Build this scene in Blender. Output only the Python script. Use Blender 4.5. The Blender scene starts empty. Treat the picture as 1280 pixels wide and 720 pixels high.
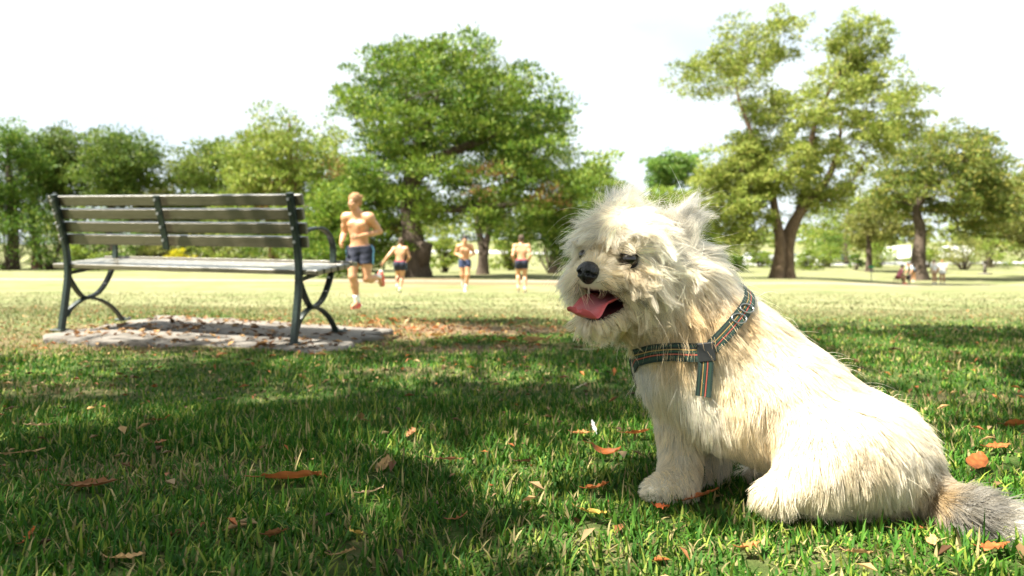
import bpy, math, random
import numpy as np
from mathutils import Vector, Matrix
from math import radians, sin, cos, pi

rng = np.random.default_rng(11)
random.seed(7)
sc = bpy.context.scene
COL = sc.collection

# ------------------------------------------------------------------ camera
F, CX, YH, HC = 853.0, 640.0, 340.0, 0.42          # focal length in px of a 1280 frame, horizon row, eye height
cam_d = bpy.data.cameras.new('camera')
cam = bpy.data.objects.new('camera', cam_d)
COL.objects.link(cam)
cam.location = (0, 0, HC)
cam.rotation_euler = (radians(90), 0, 0)
cam_d.sensor_width = 36
cam_d.lens = 36 * F / 1280
cam_d.shift_y = -20 / 1280
cam_d.clip_start = 0.05
cam_d.clip_end = 3000
cam_d.dof.use_dof = True
cam_d.dof.focus_distance = 1.2
cam_d.dof.aperture_fstop = 4.2
sc.camera = cam

# ------------------------------------------------------------------ light
SUN = Vector((-0.50, -0.22, 0.86)).normalized()     # direction towards the sun
w = bpy.data.worlds.new('World')
sc.world = w
w.use_nodes = True
nt = w.node_tree
nt.nodes.clear()
sky = nt.nodes.new('ShaderNodeTexSky')
sky.sky_type = 'NISHITA'
sky.sun_disc = False
sky.sun_elevation = math.asin(SUN.z)
sky.sun_rotation = math.atan2(SUN.x, SUN.y)
sky.dust_density = 4.0
tc = nt.nodes.new('ShaderNodeTexCoord')
mp = nt.nodes.new('ShaderNodeMapping')
mp.inputs['Scale'].default_value = (1.6, 1.6, 4.0)
nz = nt.nodes.new('ShaderNodeTexNoise')
nz.inputs['Scale'].default_value = 2.2
nz.inputs['Detail'].default_value = 6
rp = nt.nodes.new('ShaderNodeValToRGB')
rp.color_ramp.elements[0].position = 0.30
rp.color_ramp.elements[1].position = 0.60
rp.color_ramp.elements[0].color = (.60, .60, .60, 1)
mx = nt.nodes.new('ShaderNodeMix'); mx.data_type = 'RGBA'
mx.inputs[7].default_value = (3.7, 4.05, 4.15, 1)      # thin bright cloud
bg = nt.nodes.new('ShaderNodeBackground')
bg.inputs['Strength'].default_value = 0.07
ow = nt.nodes.new('ShaderNodeOutputWorld')
nt.links.new(tc.outputs['Generated'], mp.inputs['Vector'])
nt.links.new(mp.outputs[0], nz.inputs['Vector'])
nt.links.new(nz.outputs['Fac'], rp.inputs[0])
nt.links.new(rp.outputs[0], mx.inputs[0])
nt.links.new(sky.outputs[0], mx.inputs[6])
nt.links.new(mx.outputs[2], bg.inputs['Color'])
nt.links.new(bg.outputs[0], ow.inputs['Surface'])

sl = bpy.data.lights.new('sun', 'SUN')
sl.energy = 5.0
sl.angle = radians(0.53)
sl.color = (1.0, 0.95, 0.84)
so = bpy.data.objects.new('sun', sl)
COL.objects.link(so)
so.rotation_euler = SUN.to_track_quat('Z', 'Y').to_euler()
so.location = SUN * 60

sc.view_settings.view_transform = 'Standard'
sc.view_settings.look = 'None'
sc.view_settings.exposure = 2.18
sc.view_settings.gamma = 1.0
sc.render.engine = 'CYCLES'
sc.cycles.use_denoising = True
sc.cycles.max_bounces = 8
sc.cycles.transparent_max_bounces = 8
sc.cycles.sample_clamp_indirect = 6
sc.cycles_curves.shape = 'RIBBONS'

# ------------------------------------------------------------------ helpers
def P(u, v, d):
    """world point seen at (u,v) of the 1280x720 frame, d metres ahead"""
    return np.array(((u - CX) / F * d, d, HC + (YH - v) / F * d))

_PY = {
    -0.60: ([0, 3, 4, 5.5, 7, 10, 20, 33, 60, 80, 130, 300, 900], [0, -.005, 0, .05, .02, -.08, -.10, .10, .90, 1.6, 4.0, 13, 15]),
    -0.05: ([0, 3, 4, 5.5, 10, 20, 33, 45, 60, 90, 140, 300, 900], [0, 0, 0, -.01, -.10, -.13, .17, .36, .8, 3.0, 7.0, 14, 16]),
    0.40: ([0, 3, 5, 10, 20, 43, 60, 80, 100, 140, 300, 900], [0, 0, -.02, -.10, -.13, .0, .2, .8, 2.0, 5.5, 14, 16]),
    0.62: ([0, 3, 5, 10, 20, 30, 48, 55, 70, 100, 140, 300, 900], [0, 0, -.02, -.10, -.15, -.30, -.48, -.30, .2, 2.0, 5.0, 14, 16]),
}
_PT = sorted(_PY)
def vnoise(x, y, seed=0):
    """cheap value noise, -1..1"""
    x = np.asarray(x, float); y = np.asarray(y, float)
    xi = np.floor(x).astype(np.int64); yi = np.floor(y).astype(np.int64)
    fx = x - xi; fy = y - yi
    fx = fx * fx * (3 - 2 * fx); fy = fy * fy * (3 - 2 * fy)
    def hsh(a, b):
        n = (a * 374761393 + b * 668265263 + seed * 1442695041) & 0x7fffffff
        n = ((n ^ (n >> 13)) * 1274126177) & 0x7fffffff
        return ((n ^ (n >> 16)) & 0xffff) / 32767.5 - 1
    return (hsh(xi, yi) * (1 - fx) + hsh(xi + 1, yi) * fx) * (1 - fy) + (hsh(xi, yi + 1) * (1 - fx) + hsh(xi + 1, yi + 1) * fx) * fy

def gz(x, y):
    x = np.atleast_1d(np.asarray(x, float)); y = np.atleast_1d(np.asarray(y, float))
    yy = np.maximum(y, 0.0)
    t = np.clip(x / np.maximum(y, 0.8), _PT[0], _PT[-1])
    cols = []
    for k in _PT:
        a, b = _PY[k]
        cols.append((np.interp(yy * .92, a, b) + np.interp(yy, a, b) + np.interp(yy * 1.08, a, b)) / 3)
    out = np.zeros_like(t)
    for i in range(len(_PT) - 1):
        m = (t >= _PT[i]) & (t <= _PT[i + 1])
        q = (t - _PT[i]) / (_PT[i + 1] - _PT[i]); q = q * q * (3 - 2 * q)
        out = np.where(m, cols[i] * (1 - q) + cols[i + 1] * q, out)
    near = np.exp(-(x * x + y * y) / 300.0)
    out = out + near * (0.012 * vnoise(x * 1.3, y * 1.3, 3) + 0.005 * vnoise(x * 5, y * 5, 4))
    return out
def g1(x, y): return float(gz(x, y)[0])
def gp(u, v):
    """ground point under a pixel"""
    d = np.geomspace(0.6, 160, 3000)
    z = HC + (YH - v) / F * d
    g = gz((u - CX) / F * d, d)
    k = int(np.argmax(z <= g)) if (z <= g).any() else len(d) - 1
    return np.array(((u - CX) / F * d[k], d[k], g[k]))

def link(o, parent=None):
    COL.objects.link(o)
    if parent is not None: o.parent = parent
    return o
def tag(o, label=None, cat=None, group=None, kind=None):
    if label: o['label'] = label
    if cat: o['category'] = cat
    if group: o['group'] = group
    if kind: o['kind'] = kind
    return o
def empty(name, loc=(0, 0, 0), label=None, cat=None, group=None):
    o = bpy.data.objects.new(name, None)
    o.empty_display_size = 0.1
    o.location = loc
    link(o)
    return tag(o, label, cat, group)
def mesh(name, V, Fc, mat, parent=None, smooth=True, attrs=None, matrix=None):
    """V (n,3); Fc list of faces or an (m,k) array, or list of such arrays"""
    me = bpy.data.meshes.new(name)
    V = np.asarray(V, np.float32).reshape(-1, 3)
    if isinstance(Fc, np.ndarray): Fc = [Fc]
    if len(Fc) and isinstance(Fc[0], np.ndarray):
        me.vertices.add(len(V)); me.vertices.foreach_set('co', V.ravel())
        loops = np.concatenate([f.ravel() for f in Fc]).astype(np.int32)
        cnt = np.concatenate([np.full(len(f), f.shape[1]) for f in Fc]).astype(np.int32)
        st = np.concatenate([[0], np.cumsum(cnt)[:-1]]).astype(np.int32)
        me.loops.add(len(loops)); me.loops.foreach_set('vertex_index', loops)
        me.polygons.add(len(cnt)); me.polygons.foreach_set('loop_start', st); me.polygons.foreach_set('loop_total', cnt)
        me.update(calc_edges=True)
    else:
        me.from_pydata([tuple(map(float, p)) for p in V], [], [tuple(int(i) for i in f) for f in Fc])
    if smooth: me.polygons.foreach_set('use_smooth', np.ones(len(me.polygons), bool))
    for k, (ty, dom, val) in (attrs or {}).items():
        a = me.attributes.new(k, ty, dom)
        val = np.asarray(val, np.float32)
        if ty == 'FLOAT_COLOR':
            if val.shape[1] == 3: val = np.c_[val, np.ones(len(val), np.float32)]
            a.data.foreach_set('color', val.ravel())
        else: a.data.foreach_set('value', val.ravel())
    if mat is not None: me.materials.append(mat)
    me.validate()
    o = bpy.data.objects.new(name, me)
    if matrix is not None: o.matrix_world = matrix
    return link(o, parent)

class MB:
    """collects simple shapes, then links them as one mesh"""
    def __init__(s): s.v = []; s.f = []; s.n = 0
    def add(s, v, f):
        v = np.asarray(v, float).reshape(-1, 3)
        s.v.append(v); s.f += [tuple(i + s.n for i in q) for q in f]; s.n += len(v); return s
    def box(s, c, size, M=None, bev=0.0):
        c = np.asarray(c, float); h = np.asarray(size, float) / 2
        b = min(bev, h.min() * .9)
        if b <= 0:
            v = np.array([(x, y, z) for x in (-1, 1) for y in (-1, 1) for z in (-1, 1)], float) * h
            f = [(0, 1, 3, 2), (4, 6, 7, 5), (0, 4, 5, 1), (2, 3, 7, 6), (0, 2, 6, 4), (1, 5, 7, 3)]
        else:
            v = []; f = []
            idx = {}
            for sx in (-1, 1):
                for sy in (-1, 1):
                    for sz in (-1, 1):
                        for ax in range(3):
                            p = np.array([sx, sy, sz]) * (h - b); p[ax] = (sx, sy, sz)[ax] * h[ax]
                            idx[(sx, sy, sz, ax)] = len(v); v.append(p)
            for ax in range(3):
                o1, o2 = (ax + 1) % 3, (ax + 2) % 3
                for sg in (-1, 1):
                    q = []
                    for a, bb in ((-1, -1), (1, -1), (1, 1), (-1, 1)):
                        k = [0, 0, 0]; k[ax] = sg; k[o1] = a; k[o2] = bb
                        q.append(idx[(*k, ax)])
                    f.append(tuple(q if sg > 0 else q[::-1]))
            for ax in range(3):                      # edges parallel to ax
                o1, o2 = (ax + 1) % 3, (ax + 2) % 3
                for a in (-1, 1):
                    for bb in (-1, 1):
                        k0 = [0, 0, 0]; k1 = [0, 0, 0]
                        k0[ax] = -1; k1[ax] = 1
                        for k in (k0, k1): k[o1] = a; k[o2] = bb
                        q = [idx[(*k0, o1)], idx[(*k1, o1)], idx[(*k1, o2)], idx[(*k0, o2)]]
                        f.append(tuple(q if a * bb < 0 else q[::-1]))
            for sx in (-1, 1):
                for sy in (-1, 1):
                    for sz in (-1, 1):
                        q = [idx[(sx, sy, sz, i)] for i in range(3)]
                        f.append(tuple(q if sx * sy * sz > 0 else q[::-1]))
            v = np.array(v)
        if M is not None: v = v @ np.asarray(M, float).T
        return s.add(v + c, f)
    def tube(s, pts, rad, n=8, flat=None, cap=True):
        """tube along pts; flat=(w,t,axis) makes a flat bar whose wide side lies along axis"""
        pts = np.asarray(pts, float); m = len(pts)
        rad = np.broadcast_to(np.asarray(rad, float), (m,))
        T = np.gradient(pts, axis=0); T /= np.linalg.norm(T, axis=1)[:, None] + 1e-9
        if flat is None:
            ref = np.array((0, 0, 1.)) if abs(T[:, 2]).mean() < .8 else np.array((1., 0, 0))
            V = []
            u = np.cross(T[0], ref); u /= np.linalg.norm(u)
            for i in range(m):
                u = u - T[i] * (u @ T[i]); u /= np.linalg.norm(u) + 1e-9
                b = np.cross(T[i], u)
                a = np.arange(n) / n * 2 * pi
                V.append(pts[i] + rad[i] * (np.cos(a)[:, None] * u + np.sin(a)[:, None] * b))
            V = np.concatenate(V)
        else:
            wd, th, ax = flat; ax = np.asarray(ax, float); n = 8
            V = []
            for i in range(m):
                b = np.cross(T[i], ax); b /= np.linalg.norm(b) + 1e-9
                e = min(wd, th) * .22
                pr = [(-wd / 2 + e, -th / 2), (wd / 2 - e, -th / 2), (wd / 2, -th / 2 + e), (wd / 2, th / 2 - e), (wd / 2 - e, th / 2), (-wd / 2 + e, th / 2), (-wd / 2, th / 2 - e), (-wd / 2, -th / 2 + e)]
                V += [pts[i] + ax * a + b * c for a, c in pr]
            V = np.array(V)
        fs = []
        for i in range(m - 1):
            for j in range(n):
                k = (j + 1) % n
                fs.append((i * n + j, i * n + k, (i + 1) * n + k, (i + 1) * n + j))
        if cap:
            fs.append(tuple(range(n))[::-1]); fs.append(tuple(range((m - 1) * n, m * n)))
        return s.add(V, fs)
    def build(s, name, mat, parent=None, smooth=False, **k):
        return mesh(name, np.concatenate(s.v), s.f, mat, parent, smooth, **k)

def spline(pts, n=24):
    pts = np.asarray(pts, float)
    m = len(pts)
    Q = np.vstack([2 * pts[0] - pts[1], pts, 2 * pts[-1] - pts[-2]])
    out = []
    for t in np.linspace(0, m - 1 - 1e-6, n):
        i = int(t); f = t - i
        a, b, c, d = Q[i], Q[i + 1], Q[i + 2], Q[i + 3]
        out.append(.5 * (2 * b + (c - a) * f + (2 * a - 5 * b + 4 * c - d) * f * f + (3 * b - a - 3 * c + d) * f ** 3))
    return np.array(out)

# -------------------------------------------------------- materials
def material(name, build):
    m = bpy.data.materials.new(name)
    m.use_nodes = True
    t = m.node_tree
    t.nodes.clear()
    out = t.nodes.new('ShaderNodeOutputMaterial')
    N = lambda ty, **kw: _node(t, ty, kw)
    s = build(t, N)
    t.links.new(s, out.inputs['Surface'])
    return m
def _node(t, ty, kw):
    n = t.nodes.new(ty)
    for k, v in kw.items():
        if k.startswith('_'): setattr(n, k[1:], v)
        else:
            key = int(k[1:]) if k[0] == 'i' and k[1:].isdigit() else k
            if isinstance(v, bpy.types.NodeSocket): t.links.new(v, n.inputs[key])
            else: n.inputs[key].default_value = v
    return n
def ramp(t, fac, stops, const=False):
    r = t.nodes.new('ShaderNodeValToRGB')
    e = r.color_ramp.elements
    while len(e) > 1: e.remove(e[-1])
    e[0].position = stops[0][0]; e[0].color = (*stops[0][1], 1)
    for p, c in stops[1:]:
        q = e.new(p); q.color = (*c, 1)
    if const: r.color_ramp.interpolation = 'CONSTANT'
    t.links.new(fac, r.inputs[0])
    return r.outputs[0]
def paint(name, c1, c2, scale=8., rough=.6, bump=0., bscale=None, metal=0., c3=None, spec=.5, stretch=None, coat=0.):
    def b(t, N):
        tcn = N('ShaderNodeTexCoord')
        vec = tcn.outputs['Object']
        if stretch: vec = N('ShaderNodeMapping', Vector=vec, Scale=stretch).outputs[0]
        n = N('ShaderNodeTexNoise', Vector=vec, Scale=scale, Detail=6.0, Roughness=.6)
        st = [(.3, c1), (.7, c2)] if c3 is None else [(.25, c1), (.5, c2), (.72, c3)]
        col = ramp(t, n.outputs['Fac'], st)
        p = N('ShaderNodeBsdfPrincipled', **{'Base Color': col, 'Roughness': rough, 'Metallic': metal})
        p.inputs['Specular IOR Level'].default_value = spec
        p.inputs['Coat Weight'].default_value = coat; p.inputs['Coat Roughness'].default_value = .18
        if bump:
            n2 = N('ShaderNodeTexNoise', Vector=vec, Scale=bscale or scale * 3, Detail=5.0)
            bm = N('ShaderNodeBump', Height=n2.outputs['Fac'], Strength=bump, Distance=.02)
            t.links.new(bm.outputs[0], p.inputs['Normal'])
        return p.outputs[0]
    return material(name, b)
def leafmat(name, trans=.35, rough=.6):
    """colour comes from the leaves' own per-face colour; light passes through"""
    def b(t, N):
        a = N('ShaderNodeAttribute', _attribute_name='col')
        d = N('ShaderNodeBsdfPrincipled', **{'Base Color': a.outputs['Color'], 'Roughness': rough})
        d.inputs['Specular IOR Level'].default_value = .25
        tr = N('ShaderNodeBsdfTranslucent', Color=a.outputs['Color'])
        mxs = N('ShaderNodeMixShader', Fac=trans, i1=d.outputs[0], i2=tr.outputs[0])
        return mxs.outputs[0]
    return material(name, b)

# -------------------------------------------------------- implicit surfaces
class Field:
    def __init__(s, lo, hi, h):
        s.lo = np.array(lo, float); s.h = h
        s.n = np.maximum(np.ceil((np.array(hi) - lo) / h).astype(int) + 1, 4)
        s.f = np.full(s.n, .25, np.float32)
    def _sl(s, lo, hi):
        a = np.clip(np.floor((lo - s.lo) / s.h).astype(int), 0, s.n - 1)
        b = np.clip(np.ceil((hi - s.lo) / s.h).astype(int) + 1, 1, s.n)
        ax = [(s.lo[i] + s.h * np.arange(a[i], b[i])).astype(np.float32) for i in range(3)]
        sl = tuple(slice(a[i], b[i]) for i in range(3))
        return sl, np.meshgrid(*ax, indexing='ij', sparse=True)
    def _mix(s, sl, d, k, cut):
        a = s.f[sl]
        if a.size == 0: return
        if cut:
            d = -d; hh = np.maximum(k - np.abs(a - d), 0) / k
            s.f[sl] = np.maximum(a, d) + hh * hh * k / 4
        else:
            hh = np.maximum(k - np.abs(a - d), 0) / k
            s.f[sl] = np.minimum(a, d) - hh * hh * k / 4
    def ball(s, c, r, R=None, k=.03, cut=False):
        c = np.asarray(c, float); r = np.broadcast_to(np.asarray(r, float), (3,))
        R = np.eye(3) if R is None else np.asarray(R, float)      # rows: local axes
        ext = np.sqrt(((R.T * r) ** 2).sum(1)) + k + .05
        sl, (X, Y, Z) = s._sl(c - ext, c + ext)
        X = X - c[0]; Y = Y - c[1]; Z = Z - c[2]
        q = [R[i, 0] * X + R[i, 1] * Y + R[i, 2] * Z for i in range(3)]
        k0 = np.sqrt(sum((q[i] / r[i]) ** 2 for i in range(3)))
        k1 = np.sqrt(sum((q[i] / r[i] ** 2) ** 2 for i in range(3))) + 1e-6
        s._mix(sl, k0 * (k0 - 1) / k1, k, cut); return s
    def cone(s, a, b, ra, rb=None, k=.03, cut=False, flat=None):
        a = np.asarray(a, float); b = np.asarray(b, float); rb = ra if rb is None else rb
        m = max(ra, rb) + k + .05
        sl, (X, Y, Z) = s._sl(np.minimum(a, b) - m, np.maximum(a, b) + m)
        d = b - a; L = d @ d + 1e-12
        X = X - a[0]; Y = Y - a[1]; Z = Z - a[2]
        t = np.clip((X * d[0] + Y * d[1] + Z * d[2]) / L, 0, 1)
        dist = np.sqrt((X - t * d[0]) ** 2 + (Y - t * d[1]) ** 2 + (Z - t * d[2]) ** 2) - (ra + (rb - ra) * t)
        s._mix(sl, dist, k, cut); return s
    def chain(s, pts, rad, k=.03):
        for i in range(len(pts) - 1): s.cone(pts[i], pts[i + 1], rad[i], rad[i + 1], k)
        return s
    def plane(s, p, n):
        """keep only the side the normal points away from"""
        p = np.asarray(p, float); n = np.asarray(n, float) / np.linalg.norm(n)
        sl, (X, Y, Z) = s._sl(s.lo, s.lo + s.n * s.h)
        s.f = np.maximum(s.f, ((X - p[0]) * n[0] + (Y - p[1]) * n[1] + (Z - p[2]) * n[2]).astype(np.float32)); return s
    def val(s, p):
        g = (np.asarray(p) - s.lo) / s.h
        g = np.clip(g, 0, s.n - 1.001)
        i = g.astype(int); f = g - i
        out = 0
        for dx in (0, 1):
            for dy in (0, 1):
                for dz in (0, 1):
                    wgt = (f[..., 0] if dx else 1 - f[..., 0]) * (f[..., 1] if dy else 1 - f[..., 1]) * (f[..., 2] if dz else 1 - f[..., 2])
                    out = out + wgt * s.f[i[..., 0] + dx, i[..., 1] + dy, i[..., 2] + dz]
        return out
    def grad(s, p):
        e = s.h; p = np.asarray(p, float)
        g = np.stack([s.val(p + e * np.eye(3)[i]) - s.val(p - e * np.eye(3)[i]) for i in range(3)], -1)
        return g / (np.linalg.norm(g, axis=-1, keepdims=True) + 1e-9)
    def surface(s):
        f = np.pad(s.f, 1, constant_values=.25); f = np.where(f == 0, 1e-6, f)
        S = f < 0
        n = np.array(f.shape)
        cs = tuple(slice(0, k - 1) for k in n)
        def sh(A, o): return A[o[0]:n[0] - 1 + o[0], o[1]:n[1] - 1 + o[1], o[2]:n[2] - 1 + o[2]]
        cnt = sum(sh(S, (a, b, c)).astype(np.int8) for a in (0, 1) for b in (0, 1) for c in (0, 1))
        act = (cnt > 0) & (cnt < 8)
        ijk = np.argwhere(act)
        idx = np.full(act.shape, -1, np.int64); idx[act] = np.arange(len(ijk))
        pos = np.zeros((len(ijk), 3)); num = np.zeros(len(ijk))
        for ax in range(3):
            o1, o2 = (ax + 1) % 3, (ax + 2) % 3
            for a in (0, 1):
                for b in (0, 1):
                    c0 = np.zeros(3, int); c0[o1] = a; c0[o2] = b
                    c1 = c0.copy(); c1[ax] = 1
                    p0 = ijk + c0; p1 = ijk + c1
                    v0 = f[p0[:, 0], p0[:, 1], p0[:, 2]]; v1 = f[p1[:, 0], p1[:, 1], p1[:, 2]]
                    m = (v0 < 0) != (v1 < 0)
                    t = np.where(m, v0 / np.where(m, v0 - v1, 1), 0)
                    q = c0 + t[:, None] * (c1 - c0)
                    pos[m] += q[m]; num[m] += 1
        V = (ijk + pos / num[:, None] - 1) * s.h + s.lo
        Q = []
        for ax in range(3):
            o1, o2 = (ax + 1) % 3, (ax + 2) % 3
            sl0 = [slice(None)] * 3; sl1 = [slice(None)] * 3
            sl0[ax] = slice(0, -1); sl1[ax] = slice(1, None)
            d = S[tuple(sl0)] != S[tuple(sl1)]
            e = np.argwhere(d)
            e = e[(e[:, o1] > 0) & (e[:, o2] > 0) & (e[:, o1] < n[o1] - 1) & (e[:, o2] < n[o2] - 1)]
            ins = S[e[:, 0], e[:, 1], e[:, 2]]
            U1 = np.zeros(3, int); U1[o1] = 1
            U2 = np.zeros(3, int); U2[o2] = 1
            g = lambda q: idx[q[:, 0], q[:, 1], q[:, 2]]
            q = np.stack([g(e - U1 - U2), g(e - U2), g(e), g(e - U1)], 1)
            q[~ins] = q[~ins][:, ::-1]
            Q.append(q)
        return V, np.concatenate(Q)


# ================================================================== ground
def ground_mat():
    def b(t, N):
        tcn = N('ShaderNodeTexCoord'); v = tcn.outputs['Object']
        big = N('ShaderNodeTexNoise', Vector=v, Scale=.35, Detail=5.0, Roughness=.6).outputs['Fac']
        mid = N('ShaderNodeTexNoise', Vector=v, Scale=2.6, Detail=6.0, Roughness=.65).outputs['Fac']
        fine = N('ShaderNodeTexNoise', Vector=v, Scale=60., Detail=6.0, Roughness=.7).outputs['Fac']
        dry = N('ShaderNodeAttribute', _attribute_name='dry').outputs['Fac']
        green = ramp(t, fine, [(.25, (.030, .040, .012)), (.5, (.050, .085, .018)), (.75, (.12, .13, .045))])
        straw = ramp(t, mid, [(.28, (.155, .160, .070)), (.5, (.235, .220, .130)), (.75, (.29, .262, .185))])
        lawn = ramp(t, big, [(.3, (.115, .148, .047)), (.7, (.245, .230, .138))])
        s2 = N('ShaderNodeMix', _data_type='RGBA', i0=.55, i6=straw, i7=lawn).outputs[2]
        s3 = N('ShaderNodeMix', _data_type='RGBA', _blend_type='MULTIPLY', i0=.5, i6=s2,
               i7=ramp(t, fine, [(.25, (.55, .55, .5)), (.7, (1, 1, 1))])).outputs[2]
        pv = N('ShaderNodeMapping', Vector=v, Scale=(.5, 1.0, 1.0)).outputs[0]
        patch = N('ShaderNodeTexNoise', Vector=pv, Scale=.8, Detail=7.0, Roughness=.7).outputs['Fac']
        s3 = N('ShaderNodeMix', _data_type='RGBA', _blend_type='MULTIPLY', i0=1.0, i6=s3, i7=ramp(t, patch, [(.34, (.50, .62, .42)), (.50, (.86, .92, .80)), (.62, (1.12, 1.06, 1.05))])).outputs[2]
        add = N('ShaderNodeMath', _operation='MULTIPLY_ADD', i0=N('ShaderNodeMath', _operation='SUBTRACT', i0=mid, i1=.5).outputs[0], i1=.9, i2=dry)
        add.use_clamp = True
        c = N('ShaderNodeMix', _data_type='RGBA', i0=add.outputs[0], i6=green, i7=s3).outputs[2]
        bare = N('ShaderNodeAttribute', _attribute_name='bare').outputs['Fac']  # bare soil mask, with the painted tree shade bands in it
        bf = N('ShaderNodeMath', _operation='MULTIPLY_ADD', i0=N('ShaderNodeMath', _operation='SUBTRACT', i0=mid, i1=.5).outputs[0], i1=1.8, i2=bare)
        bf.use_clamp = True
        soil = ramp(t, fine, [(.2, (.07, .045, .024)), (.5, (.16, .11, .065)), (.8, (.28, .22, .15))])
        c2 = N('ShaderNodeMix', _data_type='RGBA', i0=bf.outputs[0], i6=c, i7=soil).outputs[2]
        bm = N('ShaderNodeBump', Height=fine, Strength=.7, Distance=.02)
        p = N('ShaderNodeBsdfPrincipled', **{'Base Color': c2, 'Roughness': .95, 'Normal': bm.outputs[0]})
        p.inputs['Specular IOR Level'].default_value = .1
        return p.outputs[0]
    return material('ground', b)

SLABP = lambda x, y: .014 + .045 * (y - 3.85) + .012 * (x + 1.2) * -0.6   # top of the bench's slab
SLAB = np.array([(-.98, 3.52), (-.80, 4.56), (-2.68, 5.22), (-2.88, 4.12)])
def in_poly(x, y, poly, grow=0.0):
    c = poly.mean(0); poly = c + (poly - c) * (1 + grow)
    ins = np.zeros(np.shape(x), bool)
    n = len(poly)
    for i in range(n):
        x1, y1 = poly[i]; x2, y2 = poly[(i + 1) % n]
        cond = ((y1 > y) != (y2 > y)) & (x < (x2 - x1) * (y - y1) / (y2 - y1 + 1e-12) + x1)
        ins ^= cond
    return ins

# bare, trodden places, plus soil colour painted as tree shade bands: (x, y, rx, ry, strength)
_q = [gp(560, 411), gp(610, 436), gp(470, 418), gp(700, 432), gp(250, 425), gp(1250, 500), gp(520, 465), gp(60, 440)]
_r = [gp(600, 354), gp(690, 355), gp(450, 353), gp(1060, 354), gp(520, 350)]  # brown dirt by the pine and painted shade bands of the two trees
BARE_SHADE = [(_r[0][0], _r[0][1], 4.5, 1.6, .9), (_r[1][0], _r[1][1], 4, 1.3, .9), (_r[2][0], _r[2][1], 4, 1.2, .8), (_r[3][0], _r[3][1], 4.5, 1.6, .75), (_r[4][0], _r[4][1], 3, 3, .8), (-.45, 5.1, .75, .55, 1.0), (_q[0][0], _q[0][1], 1.1, .35, 1.0), (_q[1][0], _q[1][1], .55, .22, .8), (_q[2][0], _q[2][1], .6, .5, .9),
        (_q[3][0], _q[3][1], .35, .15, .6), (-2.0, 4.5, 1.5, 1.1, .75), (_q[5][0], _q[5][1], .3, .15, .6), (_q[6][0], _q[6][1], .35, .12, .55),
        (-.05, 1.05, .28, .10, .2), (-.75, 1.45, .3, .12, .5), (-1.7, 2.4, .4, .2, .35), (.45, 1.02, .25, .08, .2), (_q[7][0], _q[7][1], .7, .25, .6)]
def bare_shade_at(x, y):
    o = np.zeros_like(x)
    for a, b_, rx, ry, s in BARE_SHADE:
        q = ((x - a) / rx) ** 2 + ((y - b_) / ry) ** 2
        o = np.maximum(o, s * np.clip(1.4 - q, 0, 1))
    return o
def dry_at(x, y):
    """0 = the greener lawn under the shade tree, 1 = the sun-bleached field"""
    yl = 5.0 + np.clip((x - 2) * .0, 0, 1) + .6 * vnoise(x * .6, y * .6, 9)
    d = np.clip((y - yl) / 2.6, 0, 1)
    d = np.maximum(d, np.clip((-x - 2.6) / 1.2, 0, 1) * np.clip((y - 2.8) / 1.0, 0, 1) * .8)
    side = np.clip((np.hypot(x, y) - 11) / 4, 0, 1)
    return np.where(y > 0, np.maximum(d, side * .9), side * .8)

nr, na = 150, 200
R = np.concatenate([[0], np.geomspace(.25, 900, nr - 1)])
A = np.linspace(0, 2 * pi, na, endpoint=False)
gx = (R[:, None] * np.sin(A)[None]); gy = (R[:, None] * np.cos(A)[None])
V = np.stack([gx, gy, gz(gx.ravel(), gy.ravel()).reshape(gx.shape)], -1).reshape(-1, 3)
i, j = np.meshgrid(np.arange(nr - 1), np.arange(na), indexing='ij'); j2 = (j + 1) % na
Q = np.stack([i * na + j, i * na + j2, (i + 1) * na + j2, (i + 1) * na + j], -1).reshape(-1, 4)[:, ::-1]
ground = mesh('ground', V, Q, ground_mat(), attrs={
    'dry': ('FLOAT', 'POINT', dry_at(V[:, 0], V[:, 1])), 'bare': ('FLOAT', 'POINT', bare_shade_at(V[:, 0], V[:, 1]))})  # 'bare' holds bare soil and the painted tree shade bands
tag(ground, kind='structure')

# pale gravel path crossing the park behind the runners
def path_strip(name, pts, width, mat, lift=.012):
    c = spline(pts, 90)
    T = np.gradient(c, axis=0); T /= np.linalg.norm(T, axis=1)[:, None]
    nrm = np.stack([-T[:, 1], T[:, 0]], 1)
    s = np.linspace(-.5, .5, 7)
    wob = 1 + .45 * vnoise(np.arange(90) * .35, np.zeros(90), 5)
    xy = c[:, None, :] + nrm[:, None, :] * (s[None, :, None] * width * wob[:, None, None])
    z = gz(xy[..., 0].ravel(), xy[..., 1].ravel()).reshape(xy.shape[:2]) + lift
    z[:, 0] -= .05; z[:, -1] -= .05
    V = np.concatenate([xy, z[..., None]], -1).reshape(-1, 3)
    i, j = np.meshgrid(np.arange(89), np.arange(6), indexing='ij')
    Q = np.stack([i * 7 + j, (i + 1) * 7 + j, (i + 1) * 7 + j + 1, i * 7 + j + 1], -1).reshape(-1, 4)[:, ::-1]
    return tag(mesh(name, V, Q, mat), kind='structure')
gravel = paint('gravel', (.17, .135, .10), (.26, .22, .17), 3, .95, .4, 40)
path_strip('path', [(-30, 33), (-14, 30), (-6, 28.5), (2, 28), (9, 29), (16, 33), (24, 40), (34, 44), (60, 47)], 2.3, gravel)
asphalt = paint('pale_asphalt', (.30, .30, .30), (.42, .41, .40), 2, .9, .3, 30)
path_strip('road', [(-30, 95), (0, 92), (20, 90), (45, 92), (75, 96), (130, 100)], 8, asphalt, .03)

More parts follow.
